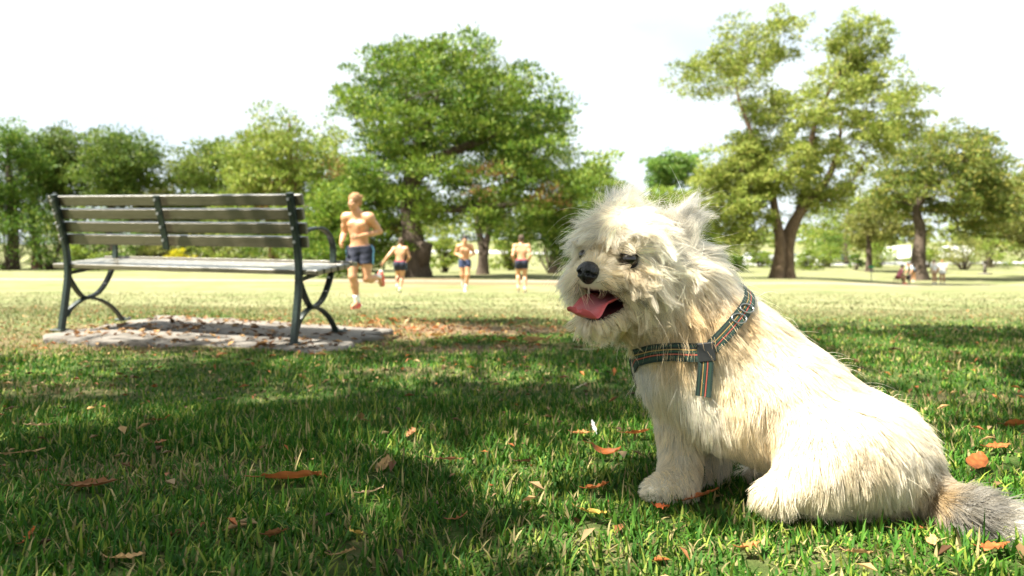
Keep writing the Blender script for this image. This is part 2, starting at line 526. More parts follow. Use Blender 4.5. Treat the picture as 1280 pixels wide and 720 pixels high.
# ------------------------------------------------------------------ concrete slab under the bench
conc = paint('concrete', (.065, .052, .038), (.165, .15, .13), 4, .95, .6, 45, c3=(.115, .096, .074))
bm_pts = []
for k in range(4):
    a, b_ = SLAB[k], SLAB[(k + 1) % 4]
    for q in np.linspace(0, 1, 14, endpoint=False):
        n_ = np.array([-(b_ - a)[1], (b_ - a)[0]]); n_ /= np.linalg.norm(n_)
        bm_pts.append(a + (b_ - a) * q + n_ * rng.normal(0, .045))
bm_pts = np.array(bm_pts); m_ = len(bm_pts); cen = bm_pts.mean(0)
tops = []
for sc_, dz in ((1.0, -.16), (1.0, -.012), (.99, -.002), (.9, 0), (.6, .0), (.3, 0)):
    q = cen + (bm_pts - cen) * sc_
    tops.append(np.c_[q, SLABP(q[:, 0], q[:, 1]) + dz + (.004 * vnoise(q[:, 0] * 4, q[:, 1] * 4, 2) if sc_ < 1 else 0)])
V = np.concatenate(tops + [[(*cen, SLABP(*cen))]])
fs = []
for r_ in range(5):
    for k in range(m_):
        k2 = (k + 1) % m_
        fs.append((r_ * m_ + k, r_ * m_ + k2, (r_ + 1) * m_ + k2, (r_ + 1) * m_ + k))
for k in range(m_): fs.append((5 * m_ + k, 5 * m_ + (k + 1) % m_, len(V) - 1))
slab = mesh('concrete_slab', V, [f[::-1] if False else f for f in fs], conc, smooth=False)
import bmesh
def fix_normals(o):
    b = bmesh.new(); b.from_mesh(o.data); bmesh.ops.recalc_face_normals(b, faces=b.faces); b.to_mesh(o.data); b.free()
fix_normals(slab)
tag(slab, 'pale concrete slab under the park bench, strewn with dry leaves', 'slab')

# ------------------------------------------------------------------ park bench (seen from behind)
iron = paint('green_iron', (.008, .016, .012), (.014, .026, .020), 20, .42, .15, 60)
wood = paint('painted_slat', (.052, .043, .024), (.092, .078, .046), 3, .36, .25, 30, coat=.8, stretch=(.6, 9, 9), c3=(.07, .059, .034))
steel = paint('bolt_steel', (.2, .2, .2), (.35, .35, .34), 20, .4, metal=.8)
BW, BD, BYT, BH, BYS, BZS = 1.6616, .4675, -.013, .8483, .0638, .3693
Mb = Matrix.Translation((-2.0315, 4.0674, .0326)) @ Matrix.Rotation(-.2708, 4, 'Z') @ Matrix.Rotation(.0685, 4, 'X') @ Matrix.Rotation(.0237, 4, 'Y')
bench = empty('park_bench', label='dark green iron park bench with slatted seat and back, seen from behind', cat='bench')
bench.matrix_world = Mb
def lz(y):  # local ground stays at z=0
    return 0.0
post = spline([(0, 0), (BYS * .62, .2), (BYS, BZS), (BYS * .8, .56), (BYT, BH)], 26)
for sx in (-1, 1):
    x = sx * BW / 2
    fr = MB()
    p3 = np.c_[np.full(26, x), post]
    fr.tube(p3, .02, flat=(.042, .034, (1, 0, 0)))
    # ring: armrest, front of seat, curve under the seat back to the post
    ring = spline([(BYS + .0, .345), (BYS + .06, .245), (.185, .190), (.29, .215), (.375, .31), (.425, .42), (.435, .52), (.40, .60), (.32, .645), (.22, .65), (BYS * .6 + .02, .625)], 50)
    fr.tube(np.c_[np.full(50, x + sx * .004), ring], .02, flat=(.040, .017, (1, 0, 0)))
    arch = spline([(.035, .085), (.075, .135), (.14, .172), (.20, .185), (.285, .165), (.37, .115), (.43, .055), (BD, -.0)], 40)
    fr.tube(np.c_[np.full(40, x - sx * .003), arch], .02, flat=(.038, .016, (1, 0, 0)))
    # seat bearer
    fr.tube([(x, BYS + .01, BZS - .012), (x, .26, BZS + .01), (x, .43, BZS + .045)], .015, flat=(.03, .02, (1, 0, 0)))
    f_ = fr.build('end_frame', iron, bench)
    for y_ in (0.0, BD):
        mb = MB(); mb.box((x + sx * .012, y_ + (.02 if y_ else 0), .005), (.085, .07, .01), bev=.003); mb.build('foot_plate', iron, f_)
    for dx in (-.022, .03):
        mb = MB(); mb.tube([(x + sx * dx + .01, BD + .035, .008), (x + sx * dx + .01, BD + .035, .022)], .008, 6)
        mb.build('bolt', steel, f_)
# middle back strap
st = MB()
mid_x = -.060
ms = np.array([p for p in post if p[1] > .50])
st.tube(np.c_[np.full(len(ms), mid_x), ms[:, 0] - .004, ms[:, 1] - .012], .02, flat=(.045, .012, (1, 0, 0)))
st.build('back_strap', iron, bench)
def slat(y, z, ang, wdt, L, name, tk=.030, off=0):
    c, s = cos(ang), sin(ang)
    M = np.array([(1, 0, 0), (0, c, -s), (0, s, c)])
    mb = MB(); mb.box((off, y, z), (L, wdt, tk), M, bev=.005)
    return mb.build(name, wood, bench)
# back slats: wide side along the post
L = BW + .24
LB = BW + .13
for k, zc in enumerate((.812, .732, .652, .574)):
    y0 = np.interp(zc, post[13:, 1], post[13:, 0])
    dy = np.interp(zc + .03, post[13:, 1], post[13:, 0]) - np.interp(zc - .03, post[13:, 1], post[13:, 0])
    ang = pi / 2 - math.atan2(dy, .06) * 1.0
    slat(y0 + .034, zc, ang, .064, LB + rng.normal(0, .006), 'back_slat', off=rng.normal(-.012, .004))
for k in range(6):
    y_ = BYS + .005 + k * .076
    z_ = BZS + .016 + .02 * (k / 5) + (.006 if k == 5 else 0)
    slat(y_ + .03, z_ + .018, radians(3.0 if k < 5 else -8), .068, L + rng.normal(0, .006), 'seat_slat', off=rng.normal(0, .004))
# bolt heads in the back and the seat
for zc in (.812, .732, .652, .574):
    y0 = np.interp(zc, post[13:, 1], post[13:, 0])
    for x in (-BW / 2, BW / 2, mid_x):
        mb = MB(); mb.tube([(x, y0 - .021, zc), (x, y0 - .029, zc)], .009, 8)
        mb.build('bolt', steel, bench)

# ================================================================== trees
def tri_leaves(C, size, asp, up=.25, droop=0.0, dirs=None):
    """diamond leaves at centres C: returns V (4n,3), F (n,4)"""
    n = len(C)
    d = rng.normal(size=(n, 3)) if dirs is None else dirs + rng.normal(size=(n, 3)) * .45
    d[:, 2] += -droop
    d /= np.linalg.norm(d, axis=1)[:, None]
    r = rng.normal(size=(n, 3)); r[:, 2] *= .5
    s = np.cross(d, r); s /= np.linalg.norm(s, axis=1)[:, None] + 1e-9
    L = (size * rng.uniform(.6, 1.35, n))[:, None]
    a = C - d * L * .5; b_ = C + d * L * .5
    w_ = s * L * asp * .5
    m = C - d * L * .08
    V = np.stack([a, m + w_, b_, m - w_], 1).reshape(-1, 3)
    return V, np.arange(4 * n).reshape(n, 4)

bark = paint('bark', (.035, .024, .016), (.10, .072, .05), 5, .95, .9, 14, stretch=(3, 3, .6))
bark_red = paint('reddish_bark', (.10, .045, .028), (.22, .11, .07), 4, .95, .9, 12, stretch=(3, 3, .6))
bark_brown = paint('brown_bark', (.055, .035, .02), (.17, .11, .065), 4, .95, 1.0, 10, stretch=(3, 3, .5))
leaf_m = leafmat('tree_leaf', .42)
leaf_n = leafmat('pine_needle', .36)

def pip(p, poly): return in_poly(p[:, 0], p[:, 1], np.asarray(poly, float))
def clump_points(polys, n, d, depth=.8, rc=0.0):
    """points in a solid crown whose outline from the front follows polys [(pts, weight)]"""
    out = []
    for poly, wgt in polys:
        poly = np.asarray(poly, float)
        k = max(int(n * wgt), 3)
        lo, hi = poly.min(0), poly.max(0)
        q = rng.uniform(lo, hi, (k * 12, 2)); q = q[pip(q, poly)]
        rp = rc / d * F                               # keep the leaves, not only the clump centres, inside the outline
        anyp = lambda z: np.any([pip(z, pp) for pp, _ in polys], axis=0)
        q2 = q[anyp(q - (0, .85 * rp)) & anyp(q - (.35 * rp, 0)) & anyp(q + (.35 * rp, 0))]
        if len(q2) >= max(8, k * .5): q = q2
        pts = []
        for u, v in q:
            x = (u - CX) / F * d; z = HC + (YH - v) / F * d
            # half width of the outline on this row
            row = np.array([(uu, v) for uu in np.linspace(lo[0], hi[0], 60)])
            m = pip(row, poly)
            if not m.any(): continue
            us = row[m][:, 0]
            c = (us.min() + us.max()) / 2; hw = max((us.max() - us.min()) / 2, 1)
            hh = np.sqrt(max(0, 1 - ((u - c) / hw) ** 2)) * hw / F * d * depth
            e = rng.uniform(-1, 1)
            e = np.sign(e) * abs(e) ** .6 * hh
            pts.append((x, d + e, z))
        pts = np.array(pts)
        # blue-noise thinning
        sel = []
        rad = .75 * (len(pts) / max(k, 1)) ** 0
        span = (hi - lo).prod() / F / F * d * d
        mind = .62 * math.sqrt(span / k)
        for p in pts:
            if not sel or np.min(np.linalg.norm(np.array(sel) - p, axis=1)) > mind: sel.append(p)
            if len(sel) >= k: break
        out += sel
    return np.array(out)

def limbs(mb, trunks, clumps, tip=.018, power=2.2, sides=5, leave=0):
    """branches from the trunk lines out to every clump; radii follow what hangs on them"""
    nodes = []; par = []; isT = []
    for pts, rad in trunks:
        s = spline(pts, 14); base = len(nodes)
        for i, p in enumerate(s):
            nodes.append(p); par.append(base + i - 1 if i else -1); isT.append(True)
    nt0 = len(nodes)
    n_low = min(p[2] for p in nodes)
    c0 = np.mean([t[0][-1] for t in trunks], axis=0)
    order = np.argsort(np.min(np.linalg.norm(clumps[:, None] - np.array(nodes)[None], axis=2), axis=1))
    for ci in order:
        c = clumps[ci]
        A_ = np.array(nodes)
        dv = np.linalg.norm(A_ - c, axis=1) + np.maximum(A_[:, 2] - c[2] + .2, 0) * .7
        low = np.array([isT[i] and (i % 14) < 4 for i in range(len(nodes))])
        dv = dv + np.where(low, 30, 0)
        k = int(np.argmin(dv)); a = A_[k]
        dist = np.linalg.norm(c - a); m = max(2, int(dist / .9) + 1)
        prev = k
        bend = rng.normal(size=3) * dist * .08; bend[2] += dist * .05
        for q in range(1, m + 1):
            t = q / m
            nodes.append(a + (c - a) * t + bend * math.sin(pi * t)); par.append(prev); isT.append(False); prev = len(nodes) - 1
    N_ = len(nodes); load = np.zeros(N_); kids = np.zeros(N_, int)
    for i in range(N_):
        if par[i] >= 0: kids[par[i]] += 1
    for i in range(N_ - 1, -1, -1):
        if kids[i] == 0: load[i] = tip ** power
        if par[i] >= 0: load[par[i]] += load[i]
    rad = load ** (1 / power)
    for i in range(nt0, N_):
        p = par[i]
        r0 = min(rad[p], rad[i] * 1.25 + .01); mb.tube([nodes[p], nodes[i]], [r0, rad[i]], sides, cap=False)

def trunk_tube(mb, pts, rad, n=14, m=26, flare=1.5, rough=.10, seed=0):
    s = spline(pts, m); r = np.interp(np.linspace(0, 1, m), np.linspace(0, 1, len(rad)), rad)
    h = np.linspace(0, 1, m)
    r = r * (1 + (flare - 1) * np.exp(-h * 9))
    T = np.gradient(s, axis=0); T /= np.linalg.norm(T, axis=1)[:, None]
    V = []
    u = np.array((1., 0, 0))
    for i in range(m):
        u = u - T[i] * (u @ T[i]); u /= np.linalg.norm(u); b_ = np.cross(T[i], u)
        a = np.arange(n) / n * 2 * pi
        rr = r[i] * (1 + rough * np.sin(a * 3 + seed + i * .12) + rough * .7 * np.sin(a * 5 + 2 * seed - i * .07) + .04 * rng.normal(size=n))
        V.append(s[i] + rr[:, None] * (np.cos(a)[:, None] * u + np.sin(a)[:, None] * b_))
    fs = [(i * n + j, i * n + (j + 1) % n, (i + 1) * n + (j + 1) % n, (i + 1) * n + j) for i in range(m - 1) for j in range(n)]
    mb.add(np.concatenate(V), fs)

def lin(c): return np.array(c, float)
def crown_mesh(clumps, rc, per, size, asp, cols, mat, parent, pine=False, dead=0.0, name='crown', flat=.75, droop=0.0, shell=.45, dome=.72, gaps=None):
    Cs, D, K = [], [], []
    ccen = clumps.mean(0)
    cols = [lin(c) * (1.0, 1.04, .72) for c in cols]
    for ic, c in enumerate(clumps):
        r = (rc if np.isscalar(rc) else rc[ic]) * rng.uniform(.65, 1.3)
        n = int(per * rng.uniform(.7, 1.3))
        q = rng.normal(size=(n, 3)); q /= np.linalg.norm(q, axis=1)[:, None]
        rr = rng.uniform(shell ** 3, 1, n) ** (1 / 3) * (1 + .25 * rng.normal(size=n) * .6)
        # three smaller bunches inside each clump break its outline
        sub = rng.normal(size=(4, 3)) * .55
        sid = rng.integers(0, 4, n)
        q[:, 2] = np.where(rng.uniform(size=n) < dome, np.abs(q[:, 2]), q[:, 2])
        p = (q * rr[:, None] * .62 + sub[sid]) * r
        p[:, 2] *= flat
        Cs.append(c + p)
        dd = q.copy(); dd[:, 2] += .5 if pine else 0.0
        D.append(dd)
        t = rng.uniform(0, 1)
        base = cols[0] * (1 - t) + cols[1] * t
        if rng.uniform() < dead: base = lin((.22, .13, .045))
        k = base[None] * rng.uniform(.75, 1.25, (n, 1)) * (1 + rng.normal(0, .05, (n, 3)))
        if len(cols) > 2:
            m = rng.uniform(size=n) < .16
            k[m] = cols[2] * rng.uniform(.8, 1.2, (m.sum(), 1))
        K.append(k)
    Cs = np.concatenate(Cs); D = np.concatenate(D); K = np.clip(np.concatenate(K), .004, .9)
    if gaps is not None:                              # leaves taken out so the sun reaches chosen places
        ok = np.ones(len(Cs), bool)
        for (x, y, z, rx, ry) in gaps[0]:
            if z <= 0 or rx <= 0: continue
            wv = Cs + gaps[1]; hh = wv - np.array(S_) * ((wv[:, 2] - z) / S_[2])[:, None]
            ok &= (((hh[:, 0] - x) / (rx + .03)) ** 2 + ((hh[:, 1] - y) / (ry + .03)) ** 2 > 1) | (rng.uniform(size=len(Cs)) < .04)
        Cs, D, K = Cs[ok], D[ok], K[ok]
    V, Fq = tri_leaves(Cs, size, asp, dirs=D, droop=droop)
    return mesh(name, V, Fq, mat, parent, False, attrs={'col': ('FLOAT_COLOR', 'POINT', np.repeat(K, 4, 0))})

def tree(label, base_uv, d, trunks, polys, n, rc, per, size, asp, cols, cat='tree', name='tree', group='trees around the park', pine=False,
         dead=0., bk=None, depth=.8, tip=.02, flat=.75, droop=0., sides=5, flare=1.5, stub=None):
    """trunks: list of [(u,v,dd)], [radius_m]"""
    bx = P(base_uv[0], base_uv[1], d); bz = g1(bx[0], bx[1])
    e = empty(name, (bx[0], bx[1], bz), label, cat, group)
    off = np.array((bx[0], bx[1], bz))
    cl = clump_points(polys, n, d, depth, rc)
    tr = []
    for pts, rad in trunks:
        w3 = np.array([P(u, v, d + dd) for u, v, dd in pts])
        if abs(pts[0][1] - base_uv[1]) < 8: w3[0][2] = g1(w3[0][0], w3[0][1]) - .15
        tr.append((w3, rad))
    mb = MB()
    for k, (w3, rad) in enumerate(tr): trunk_tube(mb, w3 - off, rad, flare=flare, seed=k + d)
    limbs(mb, [(w3 - off, rad) for w3, rad in tr], cl - off, tip, sides=sides)
    if stub is not None:
        u0, v0, u1, v1, r0, r1 = stub
        mb.tube([P(u0, v0, d) - off, P((u0 + u1) / 2, (v0 + v1) / 2, d - .2) - off, P(u1, v1, d - .3) - off], [r0, (r0 + r1) / 2, r1], 9)
    mb.build('trunk', bk or bark, e, True)
    crown_mesh(cl - off, rc, per, size, asp, cols, leaf_n if pine else leaf_m, e, pine, dead, flat=flat, droop=droop)
    return e

G_PINE = [(.060, .120, .016), (.135, .200, .030), (.26, .30, .070)]
G_DARK = [(.055, .11, .020), (.105, .175, .032), (.19, .235, .055)]
G_PALE = [(.13, .185, .034), (.22, .26, .060), (.32, .32, .10)]
G_OLIVE = [(.13, .145, .045), (.20, .20, .075), (.30, .27, .11)]
G_LIME = [(.12, .18, .03), (.20, .26, .05), (.30, .33, .09)]

tree('broad spreading pine with a thick dark trunk behind the runners', (520, 346), 33,
     [([(521, 346, 0), (519, 315, 0), (514, 285, .2), (513, 240, .3), (519, 200, .2), (532, 160, 0), (550, 110, 0)], [.58, .52, .46, .40, .33, .24, .10]),
      ([(516, 225, .2), (545, 200, -.5), (590, 180, -1.0), (640, 160, -1.0)], [.28, .24, .18, .08]),
      ([(514, 255, .2), (560, 262, .8), (620, 258, 1.0), (690, 250, .5)], [.22, .18, .14, .06])],
     [([(425, 112), (440, 78), (480, 57), (540, 46), (590, 50), (640, 70), (672, 97), (700, 117), (714, 150), (702, 178), (650, 190), (560, 190), (500, 200), (455, 180), (432, 150)], .50),
      ([(455, 185), (560, 190), (702, 178), (735, 205), (752, 240), (740, 285), (712, 330), (650, 325), (632, 288), (575, 292), (500, 268), (440, 250)], .34),
      ([(405, 225), (450, 215), (500, 262), (505, 300), (492, 334), (400, 338), (388, 280)], .19)],
     340, 1.08, 370, .195, .36, G_PINE, 'pine', 'pine_tree', pine=True, dead=.012, tip=.016, stub=(524, 332, 531, 303, .50, .40), flare=1.3, flat=.62)
tree('slim fork-trunked tree standing in the gap right of the big pine trunk', (603, 341), 40,
     [([(603, 341, 0), (604, 316, 0), (599, 290, 0), (597, 265, 0), (592, 235, 0)], [.30, .25, .17, .12, .05]),
      ([(605, 318, 0), (611, 290, 0), (614, 262, 0), (620, 235, 0)], [.20, .16, .12, .05])],
     [([(568, 225), (645, 225), (655, 268), (628, 285), (590, 286), (565, 262)], 1)], 26, .8, 120, .26, .3, G_PALE)
tree('pale yellowish pine at the left shoulder of the big pine', (372, 335), 47,
     [([(372, 335, 0), (374, 300, 0), (370, 250, 0), (362, 200, 0), (362, 150, 0)], [.42, .38, .3, .2, .06])],
     [([(285, 215), (300, 180), (318, 152), (345, 138), (392, 140), (430, 155), (455, 195), (455, 260), (440, 300), (405, 330), (350, 322), (310, 300), (285, 255)], 1)],
     150, 1.2, 230, .28, .34, G_PALE, 'pine', 'pine_tree', pine=True, dead=.02, bk=bark_red)
tree('second reddish pine trunk rising behind the right half of the bench', (343, 335), 49,
     [([(343, 335, 0), (341, 300, 0), (336, 250, 0), (330, 205, 0)], [.36, .32, .24, .08])],
     [([(290, 215), (345, 185), (375, 220), (370, 270), (330, 300), (292, 270)], 1)],
     40, 1.0, 130, .36, .26, G_PALE, 'pine', 'pine_tree', pine=True, dead=.03, bk=bark_red)
tree('rounded light green pine just right of the gap in the skyline', (262, 334), 55,
     [([(262, 334, 0), (260, 300, 0), (256, 250, 0), (258, 190, 0)], [.4, .34, .25, .08])],
     [([(207, 215), (222, 200), (240, 180), (265, 168), (300, 174), (316, 205), (312, 260), (280, 310), (225, 305), (210, 260)], 1)],
     100, 1.25, 220, .32, .34, [(.09, .14, .025), (.15, .195, .045), (.22, .24, .08)], 'pine', 'pine_tree', pine=True)
tree('dark tall pine at the far left end of the tree line', (14, 334), 50,
     [([(14, 334, 0), (16, 290, 0), (12, 230, 0), (10, 170, 0)], [.36, .32, .22, .08])],
     [([(-75, 165), (-40, 150), (0, 152), (30, 153), (50, 172), (60, 215), (55, 260), (-10, 290), (-80, 280)], 1)],
     120, 1.2, 230, .28, .34, G_DARK, 'pine', 'pine_tree', pine=True, dead=.03)
tree('pine with a bare pale trunk second from left in the tree line', (47, 334), 53,
     [([(47, 334, 0), (44, 300, 0), (40, 262, 0), (52, 215, 0), (68, 175, 0)], [.28, .24, .2, .14, .05])],
     [([(38, 180), (60, 160), (85, 157), (104, 172), (110, 205), (100, 250), (60, 265), (40, 230)], 1)],
     85, 1.15, 230, .28, .34, [(.055, .09, .022), (.10, .14, .035), (.17, .19, .07)], 'pine', 'pine_tree', pine=True, dead=.02, bk=bark_red)
tree('open crowned pine with rounded top at the right end of the left tree line', (142, 334), 51,
     [([(142, 334, 0), (141, 300, 0), (140, 250, 0), (147, 205, 0), (150, 165, 0)], [.34, .3, .24, .16, .05])],
     [([(102, 195), (112, 165), (130, 150), (158, 155), (185, 175), (191, 198), (186, 225), (170, 250), (125, 262), (104, 235)], 1)],
     90, 1.15, 230, .28, .34, [(.06, .105, .022), (.115, .165, .035), (.18, .21, .06)], 'pine', 'pine_tree', pine=True, dead=.02)
tree('low olive tree filling the dip between the two groups of pines', (196, 334), 56,
     [([(196, 334, 0), (197, 300, 0), (196, 265, 0), (198, 240, 0)], [.25, .2, .15, .05])],
     [([(158, 245), (180, 228), (200, 222), (222, 235), (228, 290), (215, 325), (160, 325)], 1)],
     60, 1.0, 130, .36, .34, G_OLIVE)
for (u, lab, lo, hi) in ((-190, 'broad dark pine beyond the left edge of the view', -260, -110), (-360, 'far dark pine well beyond the left edge', -440, -280)):
    tree(lab, (u, 334), 52, [([(u, 334, 0), (u + 3, 260, 0), (u - 3, 180, 0)], [.4, .3, .08])],
         [([(lo, 200), ((lo + hi) / 2, 148), (hi, 180), (hi + 5, 250), ((lo + hi) / 2, 300), (lo - 5, 270)], 1)], 60, 1.3, 110, .45, .3, G_DARK, 'pine', 'pine_tree', pine=True, dead=.04)
tree('yellow-green tree just left of the dog head, behind the pine', (745, 334), 50,
     [([(745, 334, 0), (744, 290, 0), (742, 240, 0), (742, 205, 0)], [.35, .3, .2, .06])],
     [([(700, 235), (722, 198), (742, 182), (768, 198), (780, 230), (805, 262), (812, 300), (790, 332), (712, 332), (695, 290)], 1)],
     100, 1.15, 220, .28, .4, G_LIME)
tree('small round-topped tree on the skyline above the dog ears', (838, 326), 80,
     [([(838, 326, 0), (839, 280, 0), (838, 215, 0)], [.4, .3, .1])],
     [([(805, 210), (818, 190), (842, 183), (864, 194), (870, 220), (845, 236), (815, 230)], 1)],
     45, 1.3, 130, .5, .34, [(.07, .14, .03), (.13, .22, .05), (.2, .27, .08)])
tree('pale loose-leaved tree behind the dog ears', (815, 330), 66,
     [([(815, 330, 0), (817, 290, 0), (822, 255, 0)], [.35, .28, .1])],
     [([(765, 262), (800, 240), (840, 232), (885, 225), (900, 280), (880, 322), (775, 325)], 1)],
     120, 1.2, 130, .45, .34, G_LIME)
tree('tall fig-like tree with a leaning double trunk and open upper clouds of leaves', (978, 350), 43,
     [([(982, 350, 0), (983, 325, 0), (986, 298, 0), (994, 275, 0), (1012, 250, 0), (1035, 222, 0), (1048, 185, 0), (1052, 140, 0)], [.50, .44, .40, .34, .27, .20, .13, .05]),
      ([(971, 349, -.5), (975, 325, -.4), (975, 300, -.3), (970, 270, 0), (962, 230, .3), (945, 180, .5), (925, 130, .5), (918, 90, .5)], [.38, .33, .30, .26, .20, .14, .09, .03]),
      ([(986, 292, 0), (1000, 262, .5), (1010, 210, 1), (1020, 150, 1), (1050, 90, .5), (1075, 55, .5)], [.3, .26, .2, .15, .09, .03]),
      ([(962, 230, .3), (925, 215, -.5), (900, 225, -.8)], [.18, .12, .05])],
     [([(838, 78), (850, 62), (872, 58), (888, 44), (905, 28), (930, 17), (992, 18), (1020, 45), (1012, 66), (985, 72), (965, 96), (945, 112), (915, 100), (905, 118), (880, 105), (872, 125), (845, 112)], .15),
      ([(1033, 48), (1045, 30), (1065, 23), (1100, 25), (1110, 55), (1085, 88), (1045, 90)], .08),
      ([(930, 130), (960, 106), (1000, 100), (1050, 86), (1110, 72), (1130, 95), (1150, 130), (1142, 165), (1112, 185), (1085, 225), (1050, 232), (1030, 215), (1000, 238), (960, 245), (925, 215), (925, 165)], .48),
      ([(868, 210), (900, 190), (935, 165), (965, 215), (970, 255), (955, 290), (940, 312), (915, 312), (895, 285), (870, 262)], .36),
      ([(1000, 232), (1060, 230), (1055, 258), (1010, 262)], .07)],
     300, .86, 330, .19, .45, [(.15, .19, .042), (.25, .285, .075), (.40, .39, .14)], 'tree', 'tree', bk=bark_brown, tip=.014, dead=.0, flat=.85, flare=1.35)
tree('dark rounded tree to the right of the leaning double-trunked tree', (1148, 338), 56,
     [([(1148, 338, 0), (1149, 315, 0), (1151, 290, 0), (1146, 262, 0), (1160, 230, 0), (1165, 180, 0)], [.55, .46, .40, .32, .22, .06])],
     [([(1088, 245), (1105, 200), (1140, 165), (1163, 148), (1192, 165), (1218, 165), (1240, 190), (1250, 230), (1243, 285), (1205, 305), (1185, 262), (1130, 262), (1092, 275)], 1)],
     140, 1.2, 260, .27, .42, [(.085, .12, .028), (.16, .19, .05), (.30, .26, .08)], dead=.0)
tree('sandy green tree cut off by the right edge of the picture', (1292, 338), 60,
     [([(1292, 338, 0), (1290, 300, 0), (1292, 250, 0), (1295, 210, 0)], [.4, .34, .24, .08])],
     [([(1236, 220), (1262, 202), (1300, 190), (1350, 205), (1365, 260), (1345, 305), (1290, 312), (1240, 300)], 1)],
     80, 1.2, 130, .42, .36, G_OLIVE)
for (u, lab) in ((1450, 'leafy tree beyond the right edge of the view'), (1600, 'second leafy tree well beyond the right edge')):
    tree(lab, (u, 338), 60, [([(u, 338, 0), (u + 3, 260, 0), (u - 3, 190, 0)], [.4, .3, .08])],
         [([(u - 70, 240), (u, 165), (u + 70, 220), (u + 75, 280), (u, 300), (u - 75, 290)], 1)], 50, 1.5, 100, .5, .36, G_OLIVE)
tree('pale grey-green low tree in the gap between the two right-hand trees', (1086, 328), 72,
     [([(1086, 328, 0), (1086, 305, 0), (1085, 270, 0)], [.3, .24, .08])],
     [([(1052, 265), (1075, 242), (1108, 243), (1145, 262), (1150, 295), (1118, 308), (1066, 305)], 1)],
     60, 1.2, 120, .42, .36, G_OLIVE)

def bush(label, u, v, d, wpx, hpx, cols, n=14, per=110, size=.22, name='shrub', asp=.4):
    n = int(n * 1.6)
    b = P(u, v, d); z = g1(b[0], b[1]); e = empty(name, (b[0], b[1], z), label, 'shrub', 'shrubs at the edge of the park')
    hw = wpx / 2 / F * d; hh = hpx / F * d
    th = rng.uniform(0, 2 * pi, n); r_ = np.sqrt(rng.uniform(0, 1, n)); zz = rng.uniform(.12, 1, n)
    s = np.sqrt(np.maximum(0.1, 1 - zz ** 2 * .8))
    cl = np.c_[np.cos(th) * r_ * hw * s, np.sin(th) * r_ * hw * s, zz * hh * .85]
    mb = MB()
    for c in cl: mb.tube([(c[0] * .12, c[1] * .12, -.05), c * .55 + (0, 0, .1), c], [.05, .03, .012], 5)
    mb.build('stem', bark, e)
    crown_mesh(cl, min(hw, hh) * .42, per, size, asp, cols, leaf_m, e, name='foliage')
    return e
bush('tall dark shrub filling the back of the pines behind the bench arm', 372, 334, 54, 90, 84, G_DARK, 24)
bush('wide shadowy shrub far behind the middle of the bench', 240, 334, 58, 110, 74, G_DARK, 24)
bush('deep green shrub at the back of the left tree line', 112, 334, 58, 110, 90, G_DARK, 24)
bush('tall green shrub behind the runner with bent elbows', 640, 338, 52, 50, 60, G_PALE, 16)
bush('dark tall shrub behind the dog nose under the pine', 742, 337, 47, 90, 96, G_DARK, 26)
for u_, w_, h_, lb in ((1028, 50, 30, 'soft pale bush in front of the pale blue car'), (1098, 44, 30, 'soft pale bush left of the white van'), (1160, 46, 34, 'pale bush between the two white vans'),
                       (1238, 56, 40, 'pale bush near the right edge behind the drinking fountain'), (1300, 60, 50, 'pale bush cut by the right edge of the picture'), (884, 50, 44, 'pale bush just above the dog neck on the far slope'), (950, 30, 26, 'pale bush half hiding the parked cars left of the leaning tree')):
    bush(lb, u_, 330, 82, w_, h_, G_LIME, 12, 110, .26)
tree('low leafy tree closing the view between the leaning tree and the dark rounded tree', (1058, 330), 92,
     [([(1058, 330, 0), (1057, 300, 0), (1060, 265, 0)], [.3, .24, .08])],
     [([(1000, 262), (1050, 232), (1110, 245), (1125, 290), (1090, 312), (1010, 308)], 1)], 60, 1.4, 130, .42, .4, G_PALE)
tree('pale tree filling the gap behind the drinking fountain at far right', (1236, 328), 88,
     [([(1236, 328, 0), (1238, 290, 0), (1240, 240, 0)], [.35, .28, .08])],
     [([(1185, 270), (1225, 215), (1275, 225), (1300, 280), (1260, 308), (1195, 305)], 1)], 60, 1.4, 130, .42, .4, G_PALE)
bush('dark undergrowth shrub at the far left foot of the pines', 10, 333, 48, 100, 84, G_DARK, 18)
bush('dark shrub behind the left end of the bench back', 62, 333, 49, 87, 78, G_DARK, 18)
bush('bright green shrub showing under the left end of the bench seat', 105, 333, 46, 48, 34, G_LIME)
bush('mid green shrub behind the left quarter of the bench', 152, 333, 49, 75, 70, G_DARK, 16)
bush('olive shrub under the dip in the skyline', 200, 333, 50, 65, 62, G_OLIVE, 16)
bush('small yellow-flowering shrub seen through the bench back', 226, 333, 45, 30, 26, [(.42, .36, .02), (.5, .42, .03), (.2, .22, .03)])
bush('dull green shrub behind the middle of the bench', 275, 333, 50, 75, 72, G_PALE, 16)
bush('shadowy shrub between the two reddish pine trunks', 320, 333, 51, 70, 70, G_DARK, 16)
bush('dark shrub right of the bench arm, behind the front runner', 412, 334, 44, 92, 66, G_DARK, 18)
bush('rounded green shrub just right of the big pine trunk', 556, 340, 45, 44, 48, G_PALE, 14)
bush('dark shrub low under the right side of the big pine', 690, 336, 44, 100, 84, G_DARK, 22)
bush('yellow-green rounded bush right of the double trunk', 1010, 332, 74, 34, 26, G_LIME)
bush('dark bush low behind the right tree trunk', 1036, 330, 84, 34, 46, G_DARK)
bush('small dark bush left of the double trunk', 922, 331, 70, 22, 20, G_DARK)
bush('grey-green bush left of the leaning tree, near the parked cars', 900, 328, 82, 36, 36, G_OLIVE)
bush('broad pale bush behind the dark rounded tree', 1205, 326, 78, 66, 46, G_OLIVE, 18)
bush('narrow bush beside the dark rounded tree trunk', 1070, 326, 76, 16, 22, G_DARK, 8)

